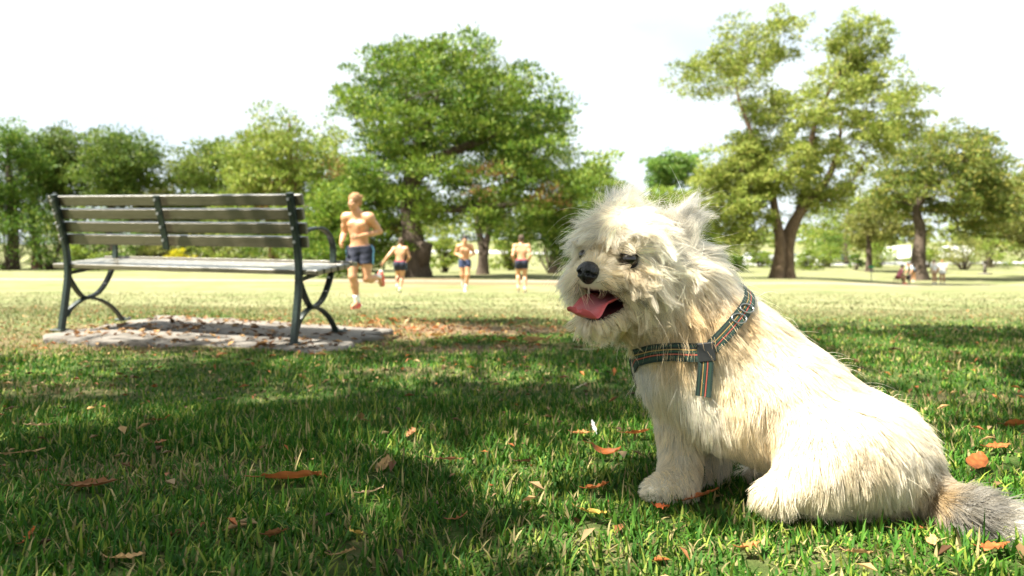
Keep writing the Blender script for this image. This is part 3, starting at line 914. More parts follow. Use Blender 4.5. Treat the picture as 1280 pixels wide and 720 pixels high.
# the far wooded slope, one mass beyond the road
cl = []
for k in range(330):
    t = rng.uniform(-1.1, 1.2); d = rng.uniform(118, 175)
    x = t * d; zg = g1(x, d)
    top = 3.0 + 5.5 * abs(vnoise(np.array([t * 9]), np.array([1.5]), 8)[0]) + (4 if t < -.2 else 0)
    cl.append((x, d, zg + rng.uniform(.2, 1) * top))
cl = np.array(cl)
fw = crown_mesh(cl, 2.6, 60, 1.0, .5, [(.09, .13, .03), (.19, .22, .07), (.28, .28, .11)], leaf_m, None, name='far_woods')
tag(fw, 'hazy mass of pale green trees on the slope beyond the parked cars', 'woods', kind='stuff')

# ------------------------------------------------------------------ the shade tree the picture was taken under
S_ = np.array(SUN)
LIT = []   # gaps shaped into the unseen crown to let sun patches through: (x, y, z level, rx, ry)
def lit(u, v, ru, rv):
    c = gp(u, v); a = gp(u, min(v + rv, 900)); b_ = gp(u, max(v - rv, 348))
    LIT.append((c[0], (a[1] + b_[1]) / 2, 0.0, ru / F * c[1], abs(b_[1] - a[1]) / 2))
for q in ((30, 468, 70, 12), (265, 507, 60, 11), (585, 468, 50, 8), (660, 478, 80, 8), (690, 690, 105, 30), (760, 640, 50, 18), (1140, 505, 70, 26), (1230, 470, 80, 16),
          (1080, 432, 90, 14), (1010, 690, 130, 28), (1200, 700, 90, 30), (100, 450, 90, 10), (930, 660, 60, 14), (480, 690, 50, 16), (400, 480, 46, 6), (700, 520, 36, 8), (60, 420, 90, 8), (760, 425, 60, 5)): lit(*q)
LIT += [(.50, 1.20, .28, .20, .26), (.72, 1.18, .22, .20, .24), (.52, 1.23, .30, .10, .12), (.48, 1.17, .22, .20, .20), (.62, 1.12, .12, .22, .18), (.22, 1.28, .50, -.09, -.10), (-2.0, 4.75, .3, 1.4, .62), (-3.2, 4.2, .0, 1.0, .5)]
n = 960
cl = []
tcen = np.array((-3.6, 1.2, 5.6))
while len(cl) < n:
    q = rng.uniform(-1, 1, 3)
    if (q ** 2).sum() > 1: continue
    c = tcen + q * (7.2, 5.6, 1.9)
    g = c - S_ * (c[2] / S_[2])
    edge = 6.3 + .5 * vnoise(np.array([g[0] * .7]), np.array([0.3]), 6)[0] - max(0, g[0] - 1.5) * .28 - max(0, -g[0] - .6) * 1.5
    if g[1] > edge: continue
    ok = True
    for (x, y, z, rx, ry) in LIT:
        h = c - S_ * ((c[2] - z) / S_[2])
        if ((h[0] - x) / (rx + (.32 if z > 0 else .10))) ** 2 + ((h[1] - y) / (ry + (.32 if z > 0 else .10))) ** 2 < 1: ok = False; break
    if not ok: continue
    if c[1] > .3 and (c[2] - HC) / max(c[1], .1) < .66: continue
    cl.append(c)
for k in range(15):                                   # unseen clumps added on the sun's line to shade the dog's head and chest
    t_ = np.array((.19, 1.25, .45)) + rng.normal(size=3) * (.07, .06, .07) if k < 12 else np.array((.22, 1.28, .25)) + rng.normal(size=3) * (.04, .05, .07)
    hz = rng.uniform(4.6, 6.6); c = t_ + S_ * ((hz - t_[2]) / S_[2])
    cl.append(c)
rcs = np.r_[np.full(len(cl) - 15, .34), np.full(15, .11)]
cl = np.array(cl)
off = np.array((-5.4, -2.6, g1(-5.4, -2.6)))
e = empty('tree', off, 'unseen leafy shade tree overhead, crown with added clumps and cut gaps to shape the light, its trunk out of view to the left', 'tree', 'trees around the park')
mb = MB()
tp = np.array([(0, 0, -.2), (.1, .2, 1.2), (.4, .9, 2.8), (1.0, 2.2, 4.4), (1.8, 3.6, 5.6)])
trunk_tube(mb, tp, [.42, .36, .32, .24, .12])
limbs(mb, [(tp, None)], cl - off, .008)
mb.build('trunk', bark_brown, e, True)
crown_mesh(cl - off, rcs, 85, .12, .46, [(.05, .09, .02), (.10, .15, .03), (.14, .17, .05)], leafmat('shade_leaf', .22), e, gaps=(LIT, off))

# ================================================================== the dog
def PV(u, v, d): return P(u, v, d)
EYE = P(763.5, 320.5, 1.2375)                        # midway between the eyes
HF = np.array((-.64, -.77, -.05)); HF /= np.linalg.norm(HF)
HL = np.array((.77, -.64, -.10)); HL -= HF * (HL @ HF); HL /= np.linalg.norm(HL)
HU = np.cross(HF, HL)
if HU[2] < 0: HU = -HU
HR = np.array([HF, HL, HU])                          # head axes: forward, dog's left, up
def H(f, l, u): return EYE + HF * f + HL * l + HU * u

dog = Field((.05, .96, -.05), (.92, 1.60, .62), .0056)
# trunk
dog.cone(P(872, 455, 1.33), P(970, 503, 1.30), .103, .108, .05)
dog.cone(P(970, 503, 1.30), P(1072, 562, 1.265), .108, .094, .05)
dog.ball(P(1088, 574, 1.26), (.098, .11, .094), k=.05)
dog.ball(P(868, 452, 1.33), (.085, .095, .12), k=.05)
dog.cone(P(905, 432, 1.34), P(845, 350, 1.30), .088, .074, .06)        # neck
dog.cone(P(930, 440, 1.32), P(900, 520, 1.27), .07, .05, .05)          # near shoulder
# thighs
dog.ball(P(1058, 574, 1.17), (.104, .056, .082), k=.04)
dog.ball(P(1068, 572, 1.35), (.104, .06, .085), k=.04)
dog.cone(P(1015, 600, 1.145), P(975, 616, 1.15), .032, .020, .04)      # near hind foot
dog.cone(P(975, 617, 1.15), P(958, 620, 1.15), .020, .017, .02)
dog.cone(P(1000, 595, 1.40), P(940, 598, 1.40), .04, .025, .04)
# forelegs, paws
dog.chain([P(862, 490, 1.345), P(852, 540, 1.33), P(850, 585, 1.31), P(846, 610, 1.29)], [.056, .034, .025, .025], .03)
dog.cone(P(846, 608, 1.29), P(826, 612, 1.255), .027, .021, .02)
for k in (-1, 0, 1): dog.cone(P(826 - 1 * k, 612, 1.262 + .012 * k), P(814 - 2 * k, 614, 1.245 + .016 * k), .0125, .010, .008)
dog.chain([P(893, 495, 1.36), P(890, 545, 1.385), P(888, 580, 1.39), P(884, 598, 1.385)], [.056, .036, .025, .025], .03)
dog.cone(P(884, 598, 1.385), P(868, 602, 1.36), .024, .019, .02)
for k in (-1, 0, 1): dog.cone(P(868, 602, 1.365 + .012 * k), P(858, 604, 1.35 + .015 * k), .012, .010, .008)
# tail, lying on the grass to the right and towards us
dog.chain([P(1150, 610, 1.22), P(1190, 640, 1.16), P(1225, 652, 1.12), P(1262, 668, 1.10), P(1285, 682, 1.09)], [.034, .030, .034, .030, .014], .03)
# head
dog.ball(H(-.062, 0, .012), (.084, .074, .070), HR, .04)
dog.ball(H(-.10, 0, -.015), (.07, .076, .075), HR, .04)
for s in (-1, 1):
    dog.ball(H(-.035, s * .048, -.045), (.05, .034, .045), HR, .03)                   # cheeks
    dog.ball(H(-.008, s * .036, .020), (.026, .026, .016), HR, .02)                  # brow
    dog.cone(H(-.04, s * .035, -.090), H(.030, s * .014, -.116), .020, .016, .022)   # lower jaw
    dog.cone(H(.0, s * .022, -.040), H(.048, s * .013, -.040), .028, .019, .02)      # lips / flews
dog.cone(H(.0, 0, -.025), H(.042, 0, -.030), .036, .024, .025)
dog.cone(H(.02, 0, -.118), H(.043, 0, -.119), .018, .015, .02)
dog.cone(H(-.07, 0, -.09), P(868, 420, 1.31), .05, .075, .05)                         # throat
# ears
EARL = [P(838, 300, 1.275), P(848, 284, 1.27), P(856, 273, 1.27)]
EARR = [P(776, 286, 1.35), P(778, 268, 1.36), P(782, 257, 1.36)]
for er in (EARL, EARR):
    dog.chain(er, [.027, .017, .005], .02)
dog.ball(EARL[1] + np.array((-.010, -.018, -.004)), (.010, .012, .020), k=.012, cut=True)
# eye sockets, mouth
for s in (-1, 1): dog.ball(H(.020, s * .044, -.001), (.016, .017, .014), HR, .012, cut=True)
mR = np.array([HF * cos(.16) - HU * sin(.16), HL, HU * cos(.16) + HF * sin(.16)])
dog.ball(H(.030, 0, -.0790), (.084, .037, .0225), mR, .010, cut=True)
V, Q = dog.surface()
loc = (V - EYE) @ HR.T
inm = np.abs(((loc - (.030, 0, -.0785)) @ np.array([(cos(.16), 0, -sin(.16)), (0, 1, 0), (sin(.16), 0, cos(.16))]).T) / (.088, .041, .0270))
mouth = ((inm ** 2).sum(1) < 1.0)
skin = np.tile(np.array((.62, .52, .38)), (len(V), 1))
skin[mouth] = (.055, .012, .012)
lipm = ((inm ** 2).sum(1) < 1.32) & ~mouth
skin[lipm] = (.018, .012, .011)
for s in (-1, 1):
    m = np.linalg.norm(V - H(.012, s * .044, -.001), axis=1) < .0180
    skin[m] = (.016, .012, .010)
m = np.linalg.norm((V - (EARL[1] + np.array((-.012, -.022, -.004)))) / (.016, .017, .026), axis=1) < 1
skin[m] = (.25, .19, .17)
def b_(t, N):
    a = N('ShaderNodeAttribute', _attribute_name='col')
    p = N('ShaderNodeBsdfPrincipled', **{'Base Color': a.outputs['Color'], 'Roughness': .5})
    return p.outputs[0]
skin_m = material('dog_skin', b_)
body = mesh('dog', V, Q, skin_m, None, True, attrs={'col': ('FLOAT_COLOR', 'POINT', skin)})
tag(body, 'shaggy cream terrier with mouth open sitting on the grass', 'dog')

# nose
nf = Field(H(.065, 0, -.026) - .045, H(.065, 0, -.026) + .045, .0015)
nf.ball(H(.071, 0, -.0205), (.015, .0185, .0145), HR, .008); nf.cone(H(.045, 0, -.028), H(.070, 0, -.028), .014, .014, .01)
nf.ball(H(.070, 0, -.034), (.012, .012, .012), HR, .008)
for s in (-1, 1):
    nf.ball(H(.075, s * .0115, -.026), (.0095, .0085, .0100), HR, .006)
    nf.ball(H(.0845, s * .0085, -.0255), (.0055, .0042, .0036), HR, .003, cut=True)
    nf.ball(H(.080, s * .0165, -.0285), (.006, .004, .0022), HR, .003, cut=True)
nf.ball(H(.0815, 0, -.040), (.004, .0012, .012), HR, .002, cut=True)
nv, nq = nf.surface()
nose_m = paint('wet_nose', (.006, .006, .007), (.014, .013, .013), 120, .30, .35, 260)
mesh('nose', nv, nq, nose_m, body)
# eyes
eye_m = material('eye_gloss', lambda t, N: N('ShaderNodeBsdfPrincipled', **{'Base Color': (.010, .006, .004, 1), 'Roughness': .05, 'Specular IOR Level': .5, 'Coat Weight': .3}).outputs[0])
def uv_ball(c, r, R=np.eye(3), n=20, m=12):
    th = np.linspace(0, pi, m + 1)[1:-1]; ph = np.arange(n) / n * 2 * pi
    v = [(0, 0, 1)] + [(sin(a) * cos(b), sin(a) * sin(b), cos(a)) for a in th for b in ph] + [(0, 0, -1)]
    v = np.array(v) * r @ np.asarray(R) + c
    f = [(0, 1 + j, 1 + (j + 1) % n) for j in range(n)]
    for i in range(m - 2):
        f += [(1 + i * n + j, 1 + (i + 1) * n + j, 1 + (i + 1) * n + (j + 1) % n, 1 + i * n + (j + 1) % n) for j in range(n)]
    l = len(v) - 1
    f += [(l, 1 + (m - 2) * n + (j + 1) % n, 1 + (m - 2) * n + j) for j in range(n)]
    return v, f
for s in (-1, 1):
    v, f = uv_ball(H(.0115, s * .0435, -.001), np.array((.0150, .0165, .0130)), HR)
    mesh('eye', v, f, eye_m, body)
# tongue: broad, hanging forward over the lower teeth, curled up at the rim
ns, nw = 26, 13
TV = []
sp = spline([(-.035, -.074), (.0, -.0765), (.035, -.0810), (.062, -.0895), (.082, -.0975), (.094, -.0950)], ns)
for i, (f_, u_) in enumerate(sp):
    t = i / (ns - 1)
    wd = np.interp(t, [0, .35, .7, .88, .96, 1], [.024, .030, .034, .030, .020, .006])
    for j in range(nw):
        q = j / (nw - 1) * 2 - 1
        up = .010 * q * q * (1 - t) - .004 * (1 - abs(q)) * (1 - .3 * t) + .0075 * sin(t * 11 + q * 2.6) * abs(q) ** 1.5 * t + .006 * max(0, t - .8) * 5 * (1 - .6 * abs(q))
        TV.append((f_, q * wd, u_ + up))
TV = np.array(TV); top = TV + (0, 0, .0035); bot = TV - (0, 0, .0035)
jj = np.tile(np.linspace(-1, 1, nw), ns); top[:, 2] -= .003 * jj ** 4; bot[:, 2] += .003 * jj ** 4
al = np.concatenate([top, bot]); TW = np.array([H(*p) for p in al])
fs = []; o = ns * nw
for i in range(ns - 1):
    for j in range(nw - 1):
        a = i * nw + j; fs.append((a, a + 1, a + nw + 1, a + nw)); fs.append((o + a, o + a + nw, o + a + nw + 1, o + a + 1))
for i in range(ns - 1):
    for j in (0, nw - 1):
        a = i * nw + j; q = (a, a + nw, o + a + nw, o + a); fs.append(q if j == 0 else q[::-1])
for j in range(nw - 1):
    for i in (0, ns - 1):
        a = i * nw + j; q = (a, o + a, o + a + 1, a + 1); fs.append(q if i == 0 else q[::-1])
ed = np.clip(np.abs(jj) ** 3 + np.repeat(np.linspace(0, 1, ns), nw) ** 6 * .8, 0, 1)
tcol = np.array((.50, .165, .17))[None] * (1 - ed[:, None]) + np.array((.56, .075, .075))[None] * ed[:, None]
tb = np.tile((.50, .09, .09), (ns * nw, 1))
def b_(t, N):
    a = N('ShaderNodeAttribute', _attribute_name='col')
    n = N('ShaderNodeTexNoise', Scale=420., Detail=3.0, Vector=N('ShaderNodeTexCoord').outputs['Object'])
    bm = N('ShaderNodeBump', Height=n.outputs['Fac'], Strength=.35, Distance=.002)
    p = N('ShaderNodeBsdfPrincipled', **{'Base Color': a.outputs['Color'], 'Roughness': .34, 'Normal': bm.outputs[0], 'Subsurface Weight': .25})
    p.inputs['Subsurface Radius'].default_value = (.006, .002, .001)
    return p.outputs[0]
tg = mesh('tongue', TW, fs, material('tongue', b_), body, True, attrs={'col': ('FLOAT_COLOR', 'POINT', np.concatenate([tcol, tb]))})
fix_normals(tg)
# ------------------------------------------------------------------ harness laid over the fur
def on_dog(u, v, lift=.013):
    """first point of the coat on the line of sight"""
    d = np.linspace(1.0, 1.55, 1200)
    p = np.stack([(u - CX) / F * d, d, HC + (YH - v) / F * d], -1)
    f = dog.val(p) - lift
    k = int(np.argmax(f < 0)) if (f < 0).any() else int(np.argmin(f))
    return p[k]
def settle(p, lift):
    for _ in range(6): p = p - dog.grad(p) * (dog.val(p) - lift)[..., None]
    return p
def b_(t, N):
    a = N('ShaderNodeAttribute', _attribute_name='across').outputs['Fac']
    c = ramp(t, a, [(0, (.008, .022, .016)), (.14, (.015, .045, .030)), (.30, (.010, .015, .013)), (.35, (.34, .07, .04)), (.42, (.010, .014, .012)), (.49, (.022, .066, .038)), (.58, (.010, .014, .012)), (.62, (.32, .21, .06)), (.68, (.010, .014, .012)), (.80, (.015, .042, .030)), (.9, (.008, .020, .015))], True)
    n = N('ShaderNodeTexNoise', Scale=900., Detail=2.0, Vector=N('ShaderNodeTexCoord').outputs['Object'])
    bm = N('ShaderNodeBump', Height=n.outputs['Fac'], Strength=.5, Distance=.001)
    return N('ShaderNodeBsdfPrincipled', **{'Base Color': c, 'Roughness': .75, 'Normal': bm.outputs[0]}).outputs[0]
web = material('striped_webbing', b_)
STRAPPTS = []
def strap(pts, width, lift, parent, name='strap', n=30):
    c = settle(spline(pts, n), lift)
    c = spline(c[::3], n)
    nr = dog.grad(c)
    T = np.gradient(c, axis=0); T /= np.linalg.norm(T, axis=1)[:, None]
    W_ = np.cross(T, nr); W_ /= np.linalg.norm(W_, axis=1)[:, None]
    STRAPPTS.append((c, width))
    k = 7; q = np.linspace(-.5, .5, k)
    topv = []; 
    for i in range(n):
        row = c[i] + W_[i] * (q[:, None] * width)
        dv = dog.val(row) - lift
        row = row - nr[i] * np.clip(dv, -.006, .006)[:, None] * .8
        topv.append(np.concatenate([row + nr[i] * .0013, (row - nr[i] * .0013)[::-1]]))
    V = np.concatenate(topv); m = 2 * k
    fs = [(i * m + j, i * m + (j + 1) % m, (i + 1) * m + (j + 1) % m, (i + 1) * m + j) for i in range(n - 1) for j in range(m)]
    fs += [tuple(range(m))[::-1], tuple(range((n - 1) * m, n * m))]
    ac = np.tile(np.concatenate([q + .5, (q + .5)[::-1]]), n)
    o = mesh(name, V, fs, web, parent, False, attrs={'across': ('FLOAT', 'POINT', ac)})
    fix_normals(o); return o, c, nr, W_
har0 = on_dog(884, 441)
har = empty('dog_harness', har0, 'dark green dog harness with red and yellow stripes worn by the terrier', 'harness')
har_parts = []
LFT = .0140
a1 = [on_dog(u, v, LFT) for u, v in ((936, 378), (926, 394), (912, 411), (897, 427), (884, 441))]
back = a1[0] + np.array((.012, .06, .022))
har_parts.append(strap([back + np.array((0, .05, -.015)), back] + a1, .026, LFT, None))
har_parts.append(strap([on_dog(u, v, LFT) for u, v in ((892, 439), (868, 441), (842, 440), (815, 442), (795, 447))] + [P(786, 452, 1.30), P(782, 462, 1.36)], .033, LFT, None))
har_parts.append(strap([on_dog(u, v, LFT) for u, v in ((881, 436), (882, 452), (881, 468), (880, 484), (879, 499))], .027, LFT + .004, None))
har_parts.append(strap([P(786, 446, 1.37), P(792, 468, 1.385), P(798, 490, 1.39), P(806, 506, 1.385)], .030, LFT + .004, None))
for o, *_ in har_parts:
    o.data.transform(Matrix.Translation(-Vector(har0))); o.parent = har
def ring(c, nrm, r, rad, name):
    nrm = nrm / np.linalg.norm(nrm); a = np.cross(nrm, (0, 0, 1.)); a /= np.linalg.norm(a); b = np.cross(nrm, a)
    an = np.linspace(0, 2 * pi, 25)
    mb = MB(); mb.tube(c - har0 + r * (np.cos(an)[:, None] * a + np.sin(an)[:, None] * b * .72), rad, 8, cap=False)
    return mb.build(name, chrome, har, True)
chrome = paint('bright_metal', (.30, .30, .29), (.42, .42, .41), 60, .30, metal=1.0)
_, c, nr, W_ = har_parts[0]
for i in (13, 17): ring(c[i] + nr[i] * .004, nr[i] + W_[i] * .3, .0135, .0014, 'metal_ring')
_, c, nr, W_ = har_parts[1]
mb = MB(); q = c[2] - har0 + nr[2] * .003
T = c[3] - c[1]; T /= np.linalg.norm(T)
mb.box(q, (.030, .034, .006), np.stack([T, W_[2], nr[2]], 1), bev=.002); mb.build('buckle', paint('black_plastic', (.012, .013, .013), (.02, .02, .02), 30, .4), har)

# ------------------------------------------------------------------ fur
# combing guides: position, direction, length, colour, lift
WHT = (.87, .80, .66); CRM = (.76, .65, .45); TAN = (.62, .45, .24); GRY = (.30, .28, .24); SIL = (.62, .60, .55)
G = []
def g(p, d, L, c, lift=.35): G.append((np.asarray(p, float), np.asarray(d, float) / np.linalg.norm(d), L, c, lift))
def gh(f, l, u, df, dl, du, L, c, lift=.35): g(H(f, l, u), HF * df + HL * dl + HU * du, L, c, lift)
# head
gh(.0, 0, .04, .75, .15, -.3, .040, WHT, .5); gh(-.05, 0, .085, .45, -.6, .2, .046, WHT, .4)
gh(.0, -.03, .045, .55, -.8, -.25, .050, WHT, .5); gh(-.04, -.06, .05, .2, -.9, -.35, .065, WHT, .45)
gh(.0, .03, .045, .0, .9, .25, .045, WHT, .45); gh(.008, .045, .022, -.5, .6, .6, .020, CRM, .5); gh(-.012, .072, .0, -.55, .5, -.65, .050, WHT, .4); gh(.015, .045, -.024, -.5, .6, -.6, .018, TAN, .3); gh(-.04, .06, .055, -.1, .75, -.5, .065, WHT, .45)
gh(.025, 0, .0, -.1, .3, .9, .014, TAN, .6); gh(.03, .014, -.008, -.2, .9, .3, .014, CRM, .5); gh(.03, -.014, -.008, -.2, -.9, .3, .016, CRM, .5)
gh(.052, .008, -.006, -.75, .5, .3, .010, CRM, .4); gh(.052, -.008, -.006, -.75, -.5, .3, .010, CRM, .4); gh(.05, .02, -.018, -.6, .75, -.2, .017, CRM, .4); gh(.05, -.02, -.018, -.3, -.9, -.3, .024, CRM, .4)
gh(.055, .022, -.045, -.7, .55, -.35, .016, CRM, .25); gh(.03, .036, -.05, -.8, .4, -.4, .020, CRM, .25); gh(.06, .0, -.055, -.3, .2, -.8, .008, CRM, .2); gh(.055, -.028, -.045, .25, -.35, -.9, .052, CRM, .3)
gh(.02, .048, -.03, -.55, .55, -.65, .028, CRM, .35); gh(.02, -.048, -.03, .3, -.5, -.85, .065, CRM, .4)
gh(-.02, .08, -.02, -.15, .45, -.9, .062, WHT, .35); gh(-.02, -.08, -.02, .3, -.6, -.8, .07, WHT, .4)
gh(-.03, .075, -.07, -.1, .25, -.95, .062, CRM, .35); gh(-.04, -.07, -.07, .2, -.3, -.95, .06, CRM, .35)
gh(-.08, .085, .02, -.35, .35, -.9, .075, WHT, .35); gh(-.12, .07, -.02, -.4, .2, -.9, .07, WHT, .35)
gh(.035, .022, -.108, -.4, .3, -.85, .018, CRM, .2); gh(.03, .01, -.125, .0, .2, -.95, .030, CRM, .3); gh(.04, -.02, -.122, .3, -.1, -.95, .035, CRM, .3); gh(-.03, .03, -.12, -.1, .2, -.95, .045, TAN, .3)
gh(-.11, 0, .07, -.7, .1, .2, .05, WHT, .4)
# ears
for p in EARL: g(p, (.62, .05, .6), .062, SIL, .6)
g(EARL[0] + np.array((.02, .0, 0)), (.6, .1, .1), .06, WHT, .4); g(EARL[1] + np.array((.02, 0, 0)), (.8, .1, .4), .06, WHT, .4)
g(EARL[2], (.75, 0, .45), .055, SIL, .6); g(EARL[1] + np.array((-.02, -.02, 0)), (.2, -.3, .9), .045, GRY, .5); g(EARL[1] + np.array((-.0, -.025, 0)), (.3, -.2, .9), .05, GRY, .5)
for p in EARR: g(p, (.1, -.1, .9), .052, SIL, .6)
g(EARR[2], (.7, -.2, .6), .062, SIL, .7); g(H(-.06, -.03, .085), (.5, -.2, .6), .05, WHT, .6); g(H(-.05, .03, .085), (.7, .1, .3), .048, WHT, .5)
# neck, chest
g(P(890, 320, 1.31), (.55, .1, -.85), .060, WHT); g(P(915, 355, 1.30), (.65, .05, -.75), .05, WHT); g(P(870, 390, 1.24), (.15, -.1, -.95), .055, TAN)
g(P(840, 420, 1.24), (-.1, -.1, -.95), .05, TAN); g(P(800, 420, 1.27), (-.15, -.1, -.95), .050, CRM); g(P(900, 400, 1.25), (.3, 0, -.9), .045, TAN)
g(P(805, 460, 1.30), (-.12, -.1, -.95), .042, SIL, .3); g(P(830, 490, 1.28), (-.08, -.1, -.98), .042, CRM, .3); g(P(870, 500, 1.23), (.1, -.05, -.98), .042, WHT, .3)
g(P(905, 480, 1.20), (.12, -.1, -.97), .045, CRM, .3); g(P(925, 540, 1.18), (.08, -.05, -.98), .050, CRM, .28); g(P(850, 530, 1.28), (.03, -.1, -1), .036, CRM, .3)
WHT = (.71, .635, .49); CRM = (.62, .51, .35)
# back and flank
g(P(950, 395, 1.30), (.85, 0, -.5), .042, WHT, .3); g(P(1010, 430, 1.28), (.85, 0, -.52), .040, WHT, .3); g(P(1075, 475, 1.26), (.8, 0, -.6), .040, WHT, .3)
g(P(1130, 530, 1.24), (.62, -.05, -.78), .040, WHT, .3); g(P(1175, 590, 1.22), (.4, -.1, -.9), .040, CRM, .3)
g(P(950, 460, 1.19), (.38, -.05, -.92), .042, WHT, .25); g(P(1010, 490, 1.17), (.45, -.05, -.88), .040, WHT, .25); g(P(1070, 520, 1.14), (.4, -.05, -.9), .040, WHT, .25)
g(P(960, 530, 1.16), (.18, -.05, -.97), .045, CRM, .25); g(P(1010, 560, 1.11), (-.05, -.1, -.98), .040, WHT, .25); g(P(1075, 560, 1.10), (.15, -.1, -.97), .040, CRM, .25)
g(P(1000, 605, 1.10), (-.2, -.1, -.95), .036, WHT, .22); g(P(950, 612, 1.10), (-.35, -.1, -.9), .022, WHT, .22); g(P(1060, 620, 1.10), (.1, -.2, -.95), .040, WHT, .25)
g(P(1130, 600, 1.13), (.2, -.1, -.95), .040, WHT, .25); g(P(1150, 632, 1.13), (.4, -.2, -.8), .036, CRM, .3)
g(P(1100, 560, 1.38), (.3, .1, -.9), .04, WHT); g(P(980, 500, 1.43), (.4, .1, -.9), .04, WHT); g(P(870, 450, 1.44), (.0, .1, -1), .04, WHT)
# legs
for u, d in ((846, 1.28), (884, 1.37)):
    g(P(u, 570, d), (-.03, -.08, -1), .021, WHT, .3); g(P(u - 8, 603, d - .02), (-.5, -.3, -.75), .013, WHT, .35); g(P(u - 28, 608, d - .03), (-.85, -.4, -.3), .009, WHT, .35)
    g(P(u + 18, 580, d + .03), (.2, .2, -.95), .03, CRM, .3)
# tail
DRK = (.045, .040, .034); GRY = (.15, .14, .12)
g(P(1178, 625, 1.15), (.75, -.2, -.3), .034, (.26, .19, .11), .45); g(P(1195, 655, 1.10), (.7, -.2, -.5), .036, DRK, .5); g(P(1215, 628, 1.12), (.85, -.1, .1), .040, GRY, .5); g(P(1222, 655, 1.08), (.8, -.2, -.3), .042, DRK, .5); g(P(1205, 640, 1.11), (.8, -.2, -.35), .036, (.14, .13, .11), .5); g(P(1238, 645, 1.08), (.85, -.1, -.15), .045, (.09, .082, .07), .5); g(P(1250, 668, 1.06), (.8, -.2, -.4), .045, (.12, .11, .095), .5)
g(P(1230, 672, 1.08), (.6, -.3, -.7), .045, GRY, .5); g(P(1265, 662, 1.07), (.9, -.1, -.3), .055, SIL, .5); g(P(1285, 682, 1.07), (.55, -.2, -.8), .06, (.72, .70, .64), .5); g(P(1265, 690, 1.07), (.4, -.3, -.85), .05, (.6, .57, .5), .5)
GP = np.array([q[0] for q in G]); GD = np.array([q[1] for q in G]); GL_ = np.array([q[2] for q in G]); GC = np.array([q[3] for q in G]); GT = np.array([q[4] for q in G])

def sample_surface(n):
    T_ = np.concatenate([Q[:, [0, 1, 2]], Q[:, [0, 2, 3]]])
    a, b, c = V[T_[:, 0]], V[T_[:, 1]], V[T_[:, 2]]
    ar = np.linalg.norm(np.cross(b - a, c - a), axis=1)
    cc = (a + b + c) / 3
    wgt = ar * np.where(np.linalg.norm(cc - EYE, axis=1) < .16, 1.7, 1.0)
    wgt = wgt * np.where((cc[:, 1] > 1.36) & (cc[:, 0] > .35), .35, 1.0)
    k = rng.choice(len(T_), n, p=wgt / wgt.sum())
    r1 = np.sqrt(rng.uniform(size=n)); r2 = rng.uniform(size=n)
    return (1 - r1)[:, None] * a[k] + (r1 * (1 - r2))[:, None] * b[k] + (r1 * r2)[:, None] * c[k]
V, Q = dog.surface()
def guide(p):
    D2 = np.full(len(p), 0.0)
    d = np.zeros((len(p), 3)); L = np.zeros(len(p)); C = np.zeros((len(p), 3)); T = np.zeros(len(p)); W = np.zeros(len(p))
    for k in range(len(GP)):
        w_ = 1.0 / (((p - GP[k]) ** 2).sum(1) + 2.5e-4) ** 2.2
        W += w_; d += w_[:, None] * GD[k]; L += w_ * GL_[k]; C += w_[:, None] * GC[k]; T += w_ * GT[k]
    return d / W[:, None], L / W, C / W[:, None], T / W
_, _, gcol, _ = guide(V)                             # the skin takes the colour of the coat over it
plain = np.abs(skin - (.62, .52, .38)).max(1) < 1e-3
skin[plain] = gcol[plain] * .75
body.data.attributes['col'].data.foreach_set('color', np.c_[skin, np.ones(len(V))].astype(np.float32).ravel())
NS, NP = 105000, 8
root = sample_surface(NS)
lc = (root - EYE) @ HR.T
mm = (((lc - (.030, 0, -.0785)) @ np.array([(cos(.16), 0, -sin(.16)), (0, 1, 0), (sin(.16), 0, cos(.16))]).T / (.088, .041, .0275)) ** 2).sum(1) > 1.0
for s in (-1, 1): mm &= np.linalg.norm(root - H(.013, s * .044, -.001), axis=1) > (.0172 if s > 0 else .013)
mm &= np.linalg.norm((lc - (.074, 0, -.028)) / (.018, .021, .019), axis=1) > 1
mm &= ~((np.linalg.norm((root - (EARL[1] + np.array((-.012, -.024, -.004)))) / (.014, .016, .022), axis=1) < 1) & (rng.uniform(size=len(root)) < .7))
mm &= root[:, 2] > .004
root = root[mm]; NS = len(root)
nrm = dog.grad(root)
cd, LL, CC, LF = guide(root)
# a gently varying swirl so the coat is not combed like a brush
sw = np.stack([vnoise(root[:, 0] * 30 + root[:, 1] * 17, root[:, 2] * 30, 31), vnoise(root[:, 0] * 28, root[:, 2] * 28 + root[:, 1] * 19, 32), vnoise(root[:, 2] * 26 + 9, root[:, 0] * 31 + root[:, 1] * 11, 33)], 1)
cd = cd + sw * .33
cd = cd - nrm * (cd * nrm).sum(1)[:, None]
cd /= np.linalg.norm(cd, axis=1)[:, None] + 1e-9
strapd = np.full(NS, 1.0); strapw = np.full(NS, .02)
for c, w_ in STRAPPTS:
    dd = np.min(np.linalg.norm(root[:, None] - c[None, ::2], axis=2), axis=1)
    strapw = np.where(dd < strapd, w_, strapw); strapd = np.minimum(strapd, dd)
under = strapd < strapw * .5 + .001
head = np.linalg.norm(root - EYE, axis=1) < .17
ln = LL * rng.uniform(.62, 1.18, NS)
lc = (root - EYE) @ HR.T
crown_ = head & (lc[:, 2] > .045)
wild = rng.uniform(size=NS) < np.where(crown_, .10, np.where(head, .03, .012))
ln = np.where(wild, ln * rng.uniform(1.15, 1.7, NS), ln)
ln = np.where(under, np.minimum(ln, .013), ln)
lift = np.clip(LF * rng.uniform(.6, 1.3, NS) + wild * .25, .1, .95)
lift = np.where(under, .12, lift)
pts = np.zeros((NS, NP, 3)); pts[:, 0] = root - nrm * .001
cur = root.copy()
nk = 4300
pk = np.where(head, .55, 1.0); kid = rng.choice(NS, nk, replace=False, p=pk / pk.sum())
